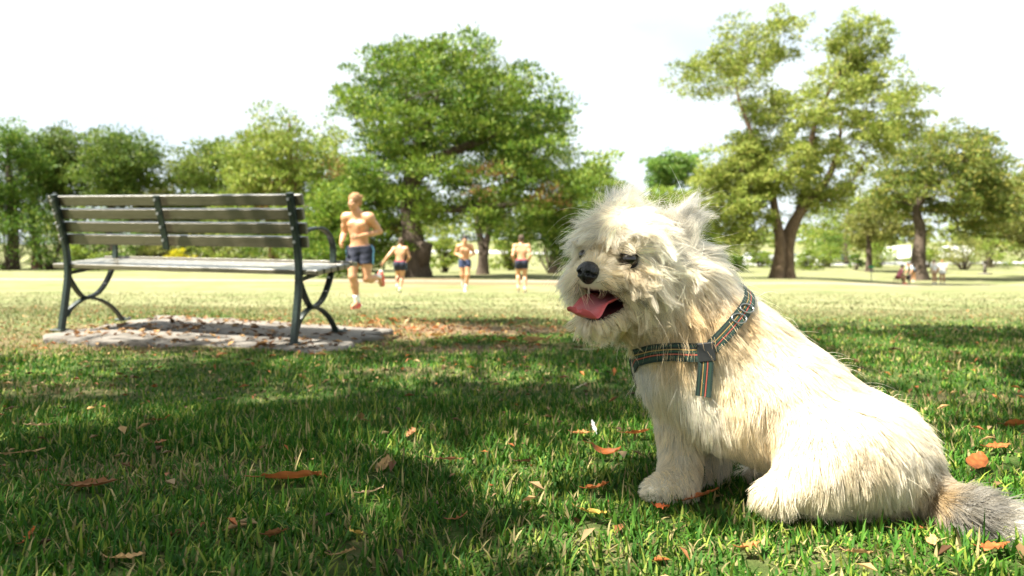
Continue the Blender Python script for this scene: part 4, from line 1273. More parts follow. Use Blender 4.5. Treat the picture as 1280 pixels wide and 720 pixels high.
iskid = np.zeros(NS, bool); iskid[kid] = True
wild &= ~iskid
jit = rng.normal(size=(NS, 3)) * np.where(wild, .32, np.where(iskid, np.where(head, .42, .20), .11))[:, None]
ln = np.where(iskid & ~under, LL * rng.uniform(.7, 1.4, NS), ln)
curl = rng.normal(size=(NS, 3)) * np.where(head | (root[:, 0] > .66), .30, .16)[:, None]
for j in range(1, NP):
    t = (j - .5) / (NP - 1)
    dv = nrm * (lift * (1 - t) ** 1.4)[:, None] * 1.3 + cd * (1 - lift * .55 * (1 - t))[:, None] + jit + curl * (t - .5) * 1.3
    dv[:, 2] -= .28 * t
    dv /= np.linalg.norm(dv, axis=1)[:, None]
    cur = cur + dv * (ln / (NP - 1))[:, None]
    sd = dog.val(cur); mn = .003 + .010 * t
    push = np.clip(mn - sd, 0, .02)
    cur = cur + dog.grad(cur) * push[:, None]
    pts[:, j] = cur
# locks: strands lean towards the tip of a neighbour
from mathutils import kdtree
kd = kdtree.KDTree(nk)
for i, k in enumerate(kid): kd.insert(root[k], i)
kd.balance()
own = np.array([kid[kd.find(r)[1]] for r in root])
cs = np.where(head, .90, .50) * rng.uniform(.45, 1.12, NS)
cs = np.where(wild | under | under[own], 0, np.clip(cs, 0, .96))
tt = (np.linspace(0, 1, NP) ** 1.1)[None, :, None]
pts = pts * (1 - tt * cs[:, None, None]) + (pts[own] + (root - root[own])[:, None, :] * (1 - tt * .75)) * tt * cs[:, None, None]
# strands that would hang in front of the eyes, the nose or the open mouth are trimmed
kill = np.zeros(NS, bool)
pl = (pts - EYE) @ HR.T
for s in (-1, 1):
    q = (pl - (.024, s * .0445, .0)) / (.018, .0160, .0095)
    hit = (np.linalg.norm(q, axis=2) < 1).any(1); kill |= hit & (rng.uniform(size=NS) < (.93 if s > 0 else .35))
q = (pl - (.088, 0, -.025)) / (.030, .021, .021); kill |= (np.linalg.norm(q, axis=2) < 1).any(1)
q = (pl - (.060, .006, -.080)) / (.075, .042, .024); kill |= (np.linalg.norm(q, axis=2) < 1).any(1) & (rng.uniform(size=NS) < .93)
# colour per strand: warm roots of the coat, locks lighter or darker, dirty feet
lockv = rng.normal(0, 1, NS)[own]
CC = CC * (1 + np.where(head, .17, .10) * lockv + .12 * rng.normal(size=NS))[:, None]
warm = np.clip(.5 + .5 * vnoise(root[:, 0] * 22 + 3, root[:, 2] * 22 + root[:, 1] * 13, 44) + .35 * lockv, 0, 1)[:, None]
CC = CC * (1 - warm * np.array((.02, .09, .22)))
# dark moustache streaks and darker hairs round the lips
lm = ((lc if False else (root - EYE) @ HR.T) - (.045, 0, -.06)) / (.035, .04, .03)
dk = (np.linalg.norm(lm, axis=1) < 1.15) & (rng.uniform(size=NS) < .30)
CC[dk] *= (.30, .27, .24)
CC = np.clip(CC, .01, .91)
keep = ~kill
pts, CC, wild, head = pts[keep], CC[keep], wild[keep], head[keep]; NS = len(pts)
rad = (np.where(head, .00030, .00036) * np.where(wild, .6, 1) * rng.uniform(.7, 1.3, NS))[:, None] * np.interp(np.linspace(0, 1, NP), [0, .6, 1], [1, .9, .25])[None]
hc = bpy.data.hair_curves.new('fur')
hc.add_curves([NP] * NS)
hc.position_data.foreach_set('vector', pts.astype(np.float32).ravel())
ra = hc.attributes.new('radius', 'FLOAT', 'POINT'); ra.data.foreach_set('value', rad.astype(np.float32).ravel())
ca = hc.attributes.new('col', 'FLOAT_COLOR', 'CURVE'); ca.data.foreach_set('color', np.c_[CC, np.ones(NS)].astype(np.float32).ravel())
def b_(t, N):
    a = N('ShaderNodeAttribute', _attribute_name='col').outputs['Color']
    h = N('ShaderNodeBsdfHairPrincipled', _model='CHIANG', _parametrization='COLOR', Color=a, Roughness=.42)
    h.inputs['Radial Roughness'].default_value = .55
    d = N('ShaderNodeBsdfDiffuse', Color=a)
    return N('ShaderNodeMixShader', Fac=.45, i1=h.outputs[0], i2=d.outputs[0]).outputs[0]
hc.materials.append(material('fur', b_))
fo = bpy.data.objects.new('fur', hc); link(fo, body)

# ================================================================== fallen leaves, placed first so the grass can lie around them
RUST, BRN, TANL, YEL, PALE, DKB = (.33, .105, .028), (.20, .085, .03), (.42, .26, .11), (.46, .30, .06), (.56, .48, .34), (.09, .045, .022)
LEAVES = [  # u, v, length px, width/length, curl, fold, yaw, tilt, colour, label
    (362, 610, 76, .26, .5, 1.0, 5, 4, RUST, 'large rust-brown leaf curled like a boat, alone in the shaded grass at left centre'),
    (481, 594, 34, .42, .9, .8, 80, 30, TANL, 'tan leaf standing on edge right of the large boat-shaped leaf'),
    (467, 627, 30, .16, .8, 1.2, 25, 12, (.5, .34, .2), 'thin pale curled leaf below the upright tan leaf'),
    (757, 577, 46, .28, 2.3, .9, -5, 0, RUST, 'arched rusty leaf left of the dog front paw'),
    (748, 622, 34, .4, .7, .8, 25, 8, RUST, 'orange-brown leaf in the grass below the arched rusty leaf'),
    (878, 633, 52, .22, .3, 1.1, 22, 10, (.42, .14, .05), 'long red-brown leaf slanting in the grass just below the dog front paw'),
    (828, 647, 18, .5, .4, .6, 0, 0, (.42, .10, .03), 'small orange leaf scrap left of the slanting red-brown leaf'),
    (735, 443, 24, .42, .4, .5, -15, 4, PALE, 'pale whitish leaf on the grass left of the dog chest'),
    (515, 551, 18, .6, .8, .7, 70, 25, (.40, .2, .09), 'small brown leaf standing on edge in the middle of the lawn'),
    (194, 534, 20, .5, .6, .6, 0, 3, BRN, 'little brown leaf in the shade in line below the bench middle'),
    (38, 684, 20, .55, .5, .6, 70, 45, (.46, .13, .03), 'bright orange leaf standing upright at the lower left corner'),
    (118, 620, 56, .45, .6, .7, 10, 6, BRN, 'crumpled dark brown leaf in the shaded grass at far left'),
    (22, 577, 60, .08, .3, .6, 20, 2, (.42, .26, .12), 'long narrow straw-brown leaf strip at the left edge'),
    (52, 541, 34, .2, .4, .9, 0, 4, (.45, .3, .16), 'flat tan leaf above the narrow leaf strip at left'),
    (345, 683, 28, .4, .8, .9, 15, 10, BRN, 'brown curled leaf near the bottom, below the boat-shaped leaf'),
    (430, 708, 30, .35, .5, .9, 30, 5, TANL, 'tan folded leaf at the bottom edge left of centre'),
    (445, 682, 34, .4, .5, .7, -50, 10, YEL, 'yellow-brown leaf near the bottom between two tan leaves'),
    (575, 662, 26, .22, 1.2, .9, 35, 15, (.42, .16, .07), 'small hook-shaped red-brown leaf at bottom centre'),
    (740, 655, 46, .28, .5, .7, -45, 8, YEL, 'faded yellow leaf in the sunlit grass below the dog'),
    (1222, 590, 44, .5, .9, .8, 50, 20, RUST, 'rusty leaf leaning up behind the dog rump'),
    (1248, 569, 34, .35, .6, .7, 10, 6, RUST, 'orange leaf lying beyond the rusty leaf behind the rump'),
    (1272, 540, 30, .5, .6, .7, 0, 6, RUST, 'orange leaf at the right edge above the dog tail'),
    (797, 551, 32, .4, .7, .8, 5, 8, RUST, 'rust leaf in the grass right of the little white feather'),
    (728, 551, 24, .5, .6, .7, -10, 6, (.36, .15, .05), 'brown leaf left of the little white feather'),
    (727, 489, 24, .14, .3, .8, 45, 15, PALE, 'slim pale leaf stuck in the grass left of the dog chest'),
    (1245, 700, 40, .4, .6, .8, 10, 8, RUST, 'orange-brown leaf under the dog tail at lower right'),
    (938, 699, 30, .4, .6, .8, 20, 8, (.4, .16, .05), 'orange leaf at the bottom edge below the dog belly'),
    (1166, 692, 24, .5, .9, .8, 60, 14, TANL, 'tan leaf scrap just left of the dog tail at the bottom'),
    (1075, 708, 30, .4, .5, .8, -20, 8, TANL, 'tan leaf in bright grass at the bottom right of centre'),
    (160, 714, 40, .3, .5, .8, 10, 6, TANL, 'tan leaf cut by the bottom edge at left'),
    (200, 563, 16, .6, .8, .7, 10, 10, (.38, .16, .06), 'reddish brown scrap below the little brown leaf in the shade'),
    (655, 588, 20, .3, .6, .8, 10, 6, DKB, 'dark brown sliver of leaf in the middle of the grass'),
    (560, 585, 40, .12, .3, .8, -8, 3, (.30, .13, .06), 'narrow reddish leaf lying flat beyond the middle of the lawn'),
    (668, 430, 26, .4, .5, .7, 0, 4, TANL, 'tan leaf on the bare earth halfway to the runners'),
    (548, 424, 22, .5, .6, .7, 10, 6, (.45, .26, .08), 'ochre leaf on the bare patch right of the slab'),
]
LPOS = [gp(q[0], q[1]) for q in LEAVES]

# ================================================================== grass
def blades(n_target, dmin, dmax, lo, hi, wd, segs, sink=.004, margin=.9):
    d = np.sqrt(rng.uniform(dmin ** 2, dmax ** 2, n_target))
    hw = .80 * d + margin
    x = rng.uniform(-1, 1, n_target) * hw
    keep = rng.uniform(size=n_target) < hw / (.80 * dmax + margin) * 1.0 + .0
    # area-true: accept in proportion to the row width over distance
    x, y = x, d
    bare = bare_shade_at(x, y)  # bare soil and the painted tree shade bands
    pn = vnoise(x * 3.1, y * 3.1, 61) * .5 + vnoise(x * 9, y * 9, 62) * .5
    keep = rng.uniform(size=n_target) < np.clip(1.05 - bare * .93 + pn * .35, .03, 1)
    keep &= rng.uniform(size=n_target) < np.clip((19 - y) / 10, .1, 1)
    keep &= ~in_poly(x + .05 * vnoise(x * 6, y * 6, 81), y + .07 * vnoise(x * 5, y * 5, 82), SLAB, -.015)
    x, y = x[keep], y[keep]; n = len(x)
    z = gz(x, y)
    inside = dog.val(np.stack([x, y, np.full(n, .03)], 1)) < -.006
    inb = (x > .06) & (x < .92) & (y > .97) & (y < 1.6)
    k = ~(inside & inb)
    for q, p in zip(LEAVES, LPOS):
        Lq = q[2] / F * p[1]
        k &= ~((np.abs(x - p[0]) < Lq * .48) & (y < p[1] + .012) & (y > p[1] - .055)) | (rng.uniform(size=n) < .12)
    x, y, z = x[k], y[k], z[k]; n = len(x)
    pn = vnoise(x * 2.2, y * 2.2, 63)
    hgt = rng.uniform(lo, hi, n) * (1 + .35 * pn) * np.where(rng.uniform(size=n) < .06, 1.5, 1)
    # keep the blades that would cut into the coat low
    az = rng.uniform(0, 2 * pi, n) + vnoise(x * 4, y * 4, 64) * 1.2
    lean = np.abs(rng.normal(.50, .42, n))
    bend = rng.normal(.5, .5, n)
    dirx, diry = np.cos(az), np.sin(az)
    sidx, sidy = -diry, dirx
    w_ = wd * rng.uniform(.6, 1.35, n)
    rows = []
    ts = np.linspace(0, 1, segs + 1)
    px = x.copy(); py = y.copy(); pz = z - sink
    ang = lean.copy()
    prev = 0
    P_ = []
    for i, t in enumerate(ts):
        if i:
            st = (t - prev) * hgt
            px = px + dirx * np.sin(ang) * st; py = py + diry * np.sin(ang) * st; pz = pz + np.cos(np.clip(ang, 0, 1.9)) * st
            ang = ang + bend * (1.4 / segs); prev = t
        P_.append((px.copy(), py.copy(), pz.copy()))
    vs = []
    for i in range(segs):
        ww = w_ * (1, .92, .7, .5)[i] * .5
        a = P_[i]
        vs.append(np.stack([a[0] - sidx * ww, a[1] - sidy * ww, a[2]], 1)); vs.append(np.stack([a[0] + sidx * ww, a[1] + sidy * ww, a[2]], 1))
    vs.append(np.stack(P_[segs], 1))
    m = 2 * segs + 1
    V = np.stack(vs, 1).reshape(-1, 3)
    base = np.arange(n) * m
    Fq = [np.stack([base + 2 * i, base + 2 * i + 1, base + 2 * i + 3, base + 2 * i + 2], 1) for i in range(segs - 1)]
    Ft = np.stack([base + 2 * segs - 2, base + 2 * segs - 1, base + 2 * segs], 1)
    r = rng.uniform(size=n)
    g1_, g2_, g3_ = np.array((.015, .072, .005)), np.array((.062, .155, .010)), np.array((.20, .25, .035))
    col = g1_ + (g2_ - g1_) * rng.uniform(size=(n, 1)); m3 = rng.uniform(size=n) < .18
    col[m3] = g3_
    dryp = np.clip(.09 + .30 * dry_at(x, y) + .22 * np.maximum(vnoise(x * 1.7, y * 1.7, 65), 0) + .45 * bare_shade_at(x, y), 0, .85)
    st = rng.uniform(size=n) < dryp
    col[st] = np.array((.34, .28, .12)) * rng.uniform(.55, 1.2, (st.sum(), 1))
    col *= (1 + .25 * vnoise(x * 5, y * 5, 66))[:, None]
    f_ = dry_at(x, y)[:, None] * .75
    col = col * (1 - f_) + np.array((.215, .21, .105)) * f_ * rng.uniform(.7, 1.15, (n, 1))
    return V, Fq, Ft, np.repeat(np.clip(col, .005, .8), m, 0)
def lay(name, sets, label, mat):
    Vs, Fs, Cs = [], [], []; o = 0
    for V, Fq, Ft, C in sets:
        Vs.append(V); Fs += [f + o for f in Fq] + [Ft + o]; Cs.append(C); o += len(V)
    return tag(mesh(name, np.concatenate(Vs), Fs, mat, None, False, attrs={'col': ('FLOAT_COLOR', 'POINT', np.concatenate(Cs))}), label, None, None, 'stuff')
grass_m = leafmat('grass_blade', .30, .7)
lay('grass', [blades(64000, .72, 1.45, .014, .046, .0042, 3), blades(76000, 1.45, 2.2, .014, .044, .0046, 2), blades(105000, 2.2, 4.6, .012, .036, .0058, 2), blades(95000, 4.6, 9.0, .012, .034, .011, 2, margin=1.5), blades(42000, 9.0, 18.0, .014, .040, .024, 2, margin=2)],
    'short green lawn grass with straw-coloured blades', grass_m)

# ------------------------------------------------------------------ fallen leaves
leafb = leafmat('dry_leaf', .22, .55)
def leaf_mesh(name, L, W_, curl, fold, twist, colr, seed=0, stem=.25):
    nl, nw_ = 12, 7
    r_ = np.random.default_rng(seed)
    V = []; ts = np.linspace(0, 1, nl)
    cx_ = 0; cz_ = 0; ang = -curl * .5; px = []
    for i, t in enumerate(ts):
        px.append((cx_, cz_)); cx_ += cos(ang) * L / (nl - 1); cz_ += sin(ang) * L / (nl - 1); ang += curl / (nl - 1)
    px = np.array(px); px[:, 1] -= px[:, 1].min() * 1.0
    for i, t in enumerate(ts):
        w_ = W_ * .5 * (sin(pi * min(1, t * .96 + .02) ** .8) ** .8) + .0008
        for j in range(nw_):
            q = j / (nw_ - 1) * 2 - 1
            a = fold * q
            y = w_ * sin(a) / max(fold, .01) if fold > .05 else w_ * q
            zz = w_ * (1 - cos(a)) / max(fold, .01)
            tw = twist * (t - .5)
            V.append((px[i, 0], y * cos(tw) - zz * sin(tw), px[i, 1] + y * sin(tw) + zz * cos(tw) + .002 * r_.normal() * (abs(q) > .9)))
    V = np.array(V); V[:, 0] -= V[:, 0].mean()
    fs = [(i * nw_ + j, i * nw_ + j + 1, (i + 1) * nw_ + j + 1, (i + 1) * nw_ + j) for i in range(nl - 1) for j in range(nw_ - 1)]
    c = np.array(colr)[None] * (1 + .22 * r_.normal(size=(len(V), 1))); rib = (np.arange(len(V)) % nw_) == nw_ // 2
    c[rib] *= .7
    # stalk
    n0 = len(V); s0 = V[(nw_ // 2)]
    st = [s0, s0 + (-L * stem * .5, .0, .002), s0 + (-L * stem, .003, .006)]
    sv = []
    for p in st:
        for k in range(4): sv.append(p + np.array((0, cos(k * pi / 2), sin(k * pi / 2))) * .0012)
    fs += [(n0 + i * 4 + k, n0 + i * 4 + (k + 1) % 4, n0 + (i + 1) * 4 + (k + 1) % 4, n0 + (i + 1) * 4 + k) for i in range(2) for k in range(4)]
    V = np.concatenate([V, sv]); c = np.concatenate([c, np.tile(np.array(colr) * .6, (12, 1))])
    o = mesh(name, V, fs, leafb, None, True, attrs={'col': ('FLOAT_COLOR', 'POINT', np.clip(c, .005, .8))})
    return o
for k, (u, v, lp, wr, curl, fold, yaw, tilt, colr, lab) in enumerate(LEAVES):
    p = LPOS[k]; Lm = lp / F * p[1]
    o = leaf_mesh('fallen_leaf', Lm, Lm * wr * 1.15, curl, fold, rng.normal(0, .5), colr, 100 + k)
    h = .019 if p[1] < 3 else .022
    o.matrix_world = Matrix.Translation((p[0], p[1], g1(p[0], p[1]) + h)) @ Matrix.Rotation(radians(yaw), 4, 'Z') @ Matrix.Rotation(-radians(tilt), 4, 'Y') @ Matrix.Rotation(rng.normal(0, .25) - .25, 4, 'X')
    tag(o, lab, 'leaf', 'fallen leaves on the lawn')
# a small white feather
p = gp(742, 545)
o = leaf_mesh('feather', .034, .010, .5, .4, .3, (.8, .8, .8), 5)
o.matrix_world = Matrix.Translation((p[0], p[1], g1(p[0], p[1]) + .026)) @ Matrix.Rotation(2.0, 4, 'Z') @ Matrix.Rotation(-1.0, 4, 'Y')
tag(o, 'little white feather stuck upright in the grass', 'feather')
# fine litter: scraps of leaf too many to count
def litter(name, label, X, Y, Z, size, cols):
    n = len(X)
    C = np.stack([X, Y, Z], 1)
    d = rng.normal(size=(n, 3)); d[:, 2] *= .28; d /= np.linalg.norm(d, axis=1)[:, None]
    s = np.cross(d, np.tile((0, 0, 1.), (n, 1))); s /= np.linalg.norm(s, axis=1)[:, None]
    L_ = (size * rng.uniform(.4, 1.4, n))[:, None]; w_ = L_ * rng.uniform(.2, .55, (n, 1))
    up = np.array((0, 0, 1.)) * L_ * .16
    V = np.stack([C - d * L_ / 2, C + s * w_ / 2 + up, C + d * L_ / 2, C - s * w_ / 2 + up, C + up * rng.uniform(-.6, .2, (n, 1))], 1).reshape(-1, 3)
    b = np.arange(n) * 5
    Ft = np.concatenate([np.stack([b, b + 1, b + 4], 1), np.stack([b + 1, b + 2, b + 4], 1), np.stack([b + 2, b + 3, b + 4], 1), np.stack([b + 3, b, b + 4], 1)])
    cc = np.array(cols)[rng.integers(0, len(cols), n)] * rng.uniform(.6, 1.2, (n, 1))
    return tag(mesh(name, V, Ft, leafb, None, False, attrs={'col': ('FLOAT_COLOR', 'POINT', np.repeat(cc, 5, 0))}), label, None, None, 'stuff')
q = rng.uniform(0, 1, (2400, 2)); xx = -3.1 + q[:, 0] * 2.6; yy = 3.45 + q[:, 1] * 2.0
on = in_poly(xx, yy, SLAB, -.02); dens = .38 + .5 * vnoise(xx * 2.2, yy * 2.2, 71) + .2 * vnoise(xx * 6, yy * 6, 72)
on &= rng.uniform(size=len(xx)) < np.clip(dens, 0.05, 1) * .8
litter('leaf_litter', 'scattering of dry brown leaf scraps on the slab', xx[on], yy[on], SLABP(xx[on], yy[on]) + .005, .055, [BRN, (.26, .14, .06), TANL, DKB, (.30, .17, .07)])
q = rng.normal(0, 1, (900, 2)); lx = _q[0][0] + q[:, 0] * .9; ly = 4.9 + q[:, 1] * .75
k = ~in_poly(lx, ly, SLAB, .02) & (rng.uniform(size=900) < .5 + .8 * vnoise(lx * 3, ly * 3, 74)); lx, ly = lx[k], ly[k]
litter('leaf_litter', 'patch of dry brown leaves on the bare ground right of the slab', lx, ly, gz(lx, ly) + rng.uniform(.01, .035, len(lx)), .06, [BRN, TANL, DKB, RUST, (.30, .2, .1), (.36, .22, .08)])
n = 24000
dd = np.sqrt(rng.uniform(.8, 75, n)); xx = rng.uniform(-1, 1, n) * (.8 * dd + .8); yy = dd
pr = np.clip(.20 + .9 * bare_shade_at(xx, yy) + .25 * np.maximum(vnoise(xx * 1.1, yy * 1.1, 73), 0), 0, 1) * np.clip(1.3 - dry_at(xx, yy), .1, 1)
k = (rng.uniform(size=n) < pr) & ~in_poly(xx, yy, SLAB, .02)
k &= dog.val(np.stack([xx, yy, np.full(n, .03)], 1)) > .01
xx, yy = xx[k], yy[k]
litter('grass_litter', 'dry leaf crumbs and bark scraps lying in the lawn', xx, yy, gz(xx, yy) + rng.uniform(.004, .034, len(xx)), .030, [BRN, TANL, DKB, RUST, (.30, .2, .1), (.2, .12, .05)])

# ================================================================== people
def skin_mat(name, c1, c2):
    def b(t, N):
        a = N('ShaderNodeAttribute', _attribute_name='tint').outputs['Color']
        n = N('ShaderNodeTexNoise', Vector=N('ShaderNodeTexCoord').outputs['Object'], Scale=9., Detail=4.0)
        col = ramp(t, n.outputs['Fac'], [(.3, c1), (.7, c2)])
        mxx = N('ShaderNodeMix', _data_type='RGBA', _blend_type='MULTIPLY', i0=1.0, i6=col, i7=a)
        p = N('ShaderNodeBsdfPrincipled', **{'Base Color': mxx.outputs[2], 'Roughness': .42, 'Subsurface Weight': .12})
        p.inputs['Subsurface Radius'].default_value = (.02, .008, .004)
        return p.outputs[0]
    return material(name, b)
skin_a = skin_mat('skin', (.44, .215, .11), (.53, .285, .155))
navy = paint('navy_cloth', (.005, .007, .020), (.010, .014, .034), 30, .8, .3, 80)
blue = paint('light_blue_trim', (.12, .32, .52), (.16, .38, .60), 30, .8)
red_cl = paint('red_trim', (.42, .03, .06), (.5, .05, .08), 30, .8)
white_cl = paint('white_cloth', (.72, .72, .70), (.80, .80, .78), 20, .85)
def V3(*a): return np.array(a, float)

def person(label, J, loc, yaw, hairc, shorts_m, shoe_m, h=.009, group=None, trim=None, sock=True, cap=None, hairlen=.02, shirt=None, scale=1.0, face=True, shorts_len=.40, waist=None, build_=1.0):
    """J: joint positions in metres, the person facing -Y, x to the viewer's right as seen from the front"""
    root = empty('person', loc, label, 'person', group)
    root.rotation_euler = (0, 0, yaw); root.scale = (scale,) * 3
    A_ = np.array([J[k] for k in J if k[:2] in ('pe', 'ch', 'ne', 'he', 'sh', 'el', 'wr', 'hp', 'kn', 'an', 'to')])
    fd = Field(A_.min(0) - .22, A_.max(0) + .22, h)
    pel, che, nek, hd = J['pelvis'], J['chest'], J['neck'], J['head']
    up = (nek - pel); up /= np.linalg.norm(up)
    sh = J['shR'] - J['shL']; sh /= np.linalg.norm(sh); fw = np.cross(up, sh); fw /= np.linalg.norm(fw)
    if fw @ J.get('face', V3(0, -1, 0)) < -.9: fw = -fw
    fwd = J.get('torso_f', V3(0, -1, 0)); fwd = fwd - up * (fwd @ up); fwd /= np.linalg.norm(fwd)
    R = np.array([np.cross(up, fwd) * -1, fwd, up])
    bw = build_
    # trunk
    fd.ball(pel + up * .0, (.155 * bw, .105, .12), R, .05)
    fd.ball(pel + (che - pel) * .45, (.140 * bw, .095, .15), R, .06)
    fd.ball(che, (.165 * bw, .108, .16), R, .06)
    fd.cone(J['shL'] - up * .01, J['shR'] - up * .01, .062, .062, .06)
    for k in 'RL': fd.cone(nek + up * .025, J['sh' + k] - up * .005, .045, .058, .05)
    for s, k in ((1, 'R'), (-1, 'L')):
        sd = (J['shR'] - J['shL']) * .5 * s
        fd.ball(che + sd * .42 + fwd * .075 + up * .06, (.075, .035, .058), R, .025)     # chest muscle
        fd.ball(che + sd * .5 - fwd * .07 + up * .04, (.075, .035, .09), R, .03)         # shoulder blade
        fd.ball(J['sh' + k], (.070, .068, .080), R, .05)
        fd.chain([J['sh' + k], J['sh' + k] * .5 + J['el' + k] * .5, J['el' + k]], [.060, .056, .043], .03)
        q = J['el' + k] * .65 + J['wr' + k] * .35
        fd.chain([J['el' + k], q, J['wr' + k]], [.043, .045, .029], .018)
        # hand: palm, four unequal curled fingers and a thumb
        hdv = J['wr' + k] - J['el' + k]; hdv /= np.linalg.norm(hdv)
        pn = J.get('palm' + k, V3(-s, 0, 0)); pn = pn - hdv * (pn @ hdv); pn /= np.linalg.norm(pn) + 1e-9
        ac = np.cross(hdv, pn)
        W0 = J['wr' + k]; Rh = np.array([hdv, ac, pn])
        fd.ball(W0 + hdv * .048, (.05, .040, .017), Rh, .012)
        for fi, (o_, fl) in enumerate(((-.029, .070), (-.010, .080), (.010, .076), (.028, .060))):
            b0 = W0 + hdv * .085 + ac * o_; b1 = b0 + hdv * fl * .42 + pn * fl * .16; b2 = b1 + hdv * fl * .02 + pn * fl * .36; b3 = b2 - hdv * fl * .22 + pn * fl * .05
            fd.chain([b0, b1, b2, b3], [.0105, .0095, .009, .0075], .004)
        t0 = W0 + hdv * .03 - ac * .034; t1 = t0 + hdv * .035 - ac * .022 + pn * .012; t2 = t1 + hdv * .028 + pn * .016
        fd.chain([t0, t1, t2], [.014, .0115, .009], .008)
        # leg
        hp, kn, an, to = J['hp' + k], J['kn' + k], J['an' + k], J['to' + k]
        fd.chain([hp, hp * .55 + kn * .45, kn], [.104, .090, .062], .03)
        sx = an - kn; sx /= np.linalg.norm(sx)
        back = J.get('calf' + k, -fwd); back = back - sx * (back @ sx); back /= np.linalg.norm(back) + 1e-9
        fd.chain([kn, kn * .68 + an * .32 + back * .018, an], [.060, .064, .038], .025)
        fd.chain([an, an * .4 + to * .6 + V3(0, 0, -.004), to], [.036, .034, .024], .02)
        fd.ball(hp - fwd * .06 - up * .01, (.09, .075, .095), R, .05)                     # seat
    # neck and head
    fd.cone(nek - up * .04, hd - V3(0, 0, .05), .060, .054, .04)
    hf = J.get('face', V3(0, -1, 0)); hf = hf / np.linalg.norm(hf); hu = V3(0, 0, 1); hu = hu - hf * (hu @ hf); hu /= np.linalg.norm(hu)
    hl = np.cross(hu, hf); RH = np.array([hl, hf, hu]); X = lambda l, f, u: hd + hl * l + hf * f + hu * u
    fd.ball(X(0, -.012, .03), (.075, .094, .088), RH, .03)
    fd.ball(X(0, .022, -.045), (.056, .066, .062), RH, .035)
    fd.ball(X(0, .060, -.092), (.026, .024, .020), RH, .03)                              # chin
    fd.cone(X(0, .086, .005), X(0, .104, -.028), .010, .014, .012)                       # nose
    fd.cone(X(-.035, .077, .024), X(.035, .077, .024), .010, .010, .015)                 # brow
    for s in (-1, 1):
        fd.ball(X(s * .031, .094, .006), (.014, .012, .010), RH, .012, cut=True)
        fd.ball(X(s * .076, -.008, -.012), (.010, .020, .032), RH, .008)                 # ears
        fd.ball(X(s * .038, .066, -.022), (.022, .02, .018), RH, .02)
    fd.cone(X(-.018, .086, -.060), X(.018, .086, -.060), .008, .008, .008)
    Vv, Qq = fd.surface()
    tint = np.ones((len(Vv), 3))
    rel = (Vv - hd) @ RH.T
    m = (np.abs(rel[:, 0]) < .026) & (np.abs(rel[:, 2] + .060) < .010) & (rel[:, 1] > .07); tint[m] = (.72, .42, .42)
    o = mesh('body', Vv, Qq, skin_a, root, True, attrs={'tint': ('FLOAT_COLOR', 'POINT', tint)})
    # eyes
    eyw = (.55, .53, .50)
    if face:
        for s in (-1, 1):
            v, f = uv_ball(X(s * .031, .080, .006), .0125, RH, 12, 8)
            mesh('eye', v, f, dark_eye, root)
    # hair
    hf_ = Field(hd - .19, hd + .19, .0095)
    hf_.ball(X(0, -.018, .040), (.079 + hairlen * .5, .096 + hairlen * .4, .090 + hairlen), RH, .02)
    hf_.ball(X(0, -.065, -.01), (.066, .050, .070), RH, .03)
    rr = np.random.default_rng(int(abs(loc[0]) * 100))
    for _ in range(34):
        a = rr.uniform(0, 2 * pi); e_ = rr.uniform(.1, 1.3)
        dv = V3(cos(a) * cos(e_), sin(a) * cos(e_) * 1.1 - .15, sin(e_))
        hf_.ball(X(dv[0] * .080, dv[1] * .098 - .015, .045 + dv[2] * (.085 + hairlen * .6)), .017 + rr.uniform(0, .008), k=.014)
    hf_.ball(X(0, .10, -.035), (.085, .075, .085), RH, .02, cut=True)
    hf_.plane(X(0, 0, -.055), -hu)
    vv, qq = hf_.surface()
    mesh('hair', vv, qq, hairc, root, True)
    if cap is not None:
        mb = MB(); an = np.linspace(0, 2 * pi, 26)
        ringp = np.array([X(cos(a) * (.092), sin(a) * .108 - .016, .052 + .008 * sin(a)) for a in an])
        mb.tube(ringp, .01, flat=(.030, .008, tuple(hu)), cap=False); mb.build('headband', cap, root, True)
    # shorts
    sf = Field(pel - .42, pel + .42, h)
    sf.ball(pel + up * .0, (.168 * bw, .122, .135), R, .05)
    wz = J.get('waist', .075)
    for s, k in ((1, 'R'), (-1, 'L')):
        hp, kn = J['hp' + k], J['kn' + k]
        ax = kn - hp; Ln = np.linalg.norm(ax); ax /= Ln
        leg = Field(sf.lo, sf.lo + (sf.n - 1.5) * h, h)
        leg.cone(hp - ax * .02, hp + ax * Ln * .9, .116, .112, .02)
        leg.ball(hp - fwd * .06, (.105, .09, .105), R, .05)
        leg.plane(hp + ax * Ln * shorts_len, ax)
        hh = np.maximum(.03 - np.abs(sf.f - leg.f), 0) / .03
        sf.f = np.minimum(sf.f, leg.f) - hh * hh * .03 / 4
    sf.plane(pel + up * wz, up)
    x_, y_, z_ = np.meshgrid(*[sf.lo[i] + h * np.arange(sf.n[i]) for i in range(3)], indexing='ij')
    sf.f = sf.f + (.004 * np.sin(z_ * 70 + x_ * 55) * np.sin(x_ * 62 + y_ * 48)).astype(np.float32)
    vv, qq = sf.surface()
    so_ = mesh('shorts', vv, qq, shorts_m, root, True)
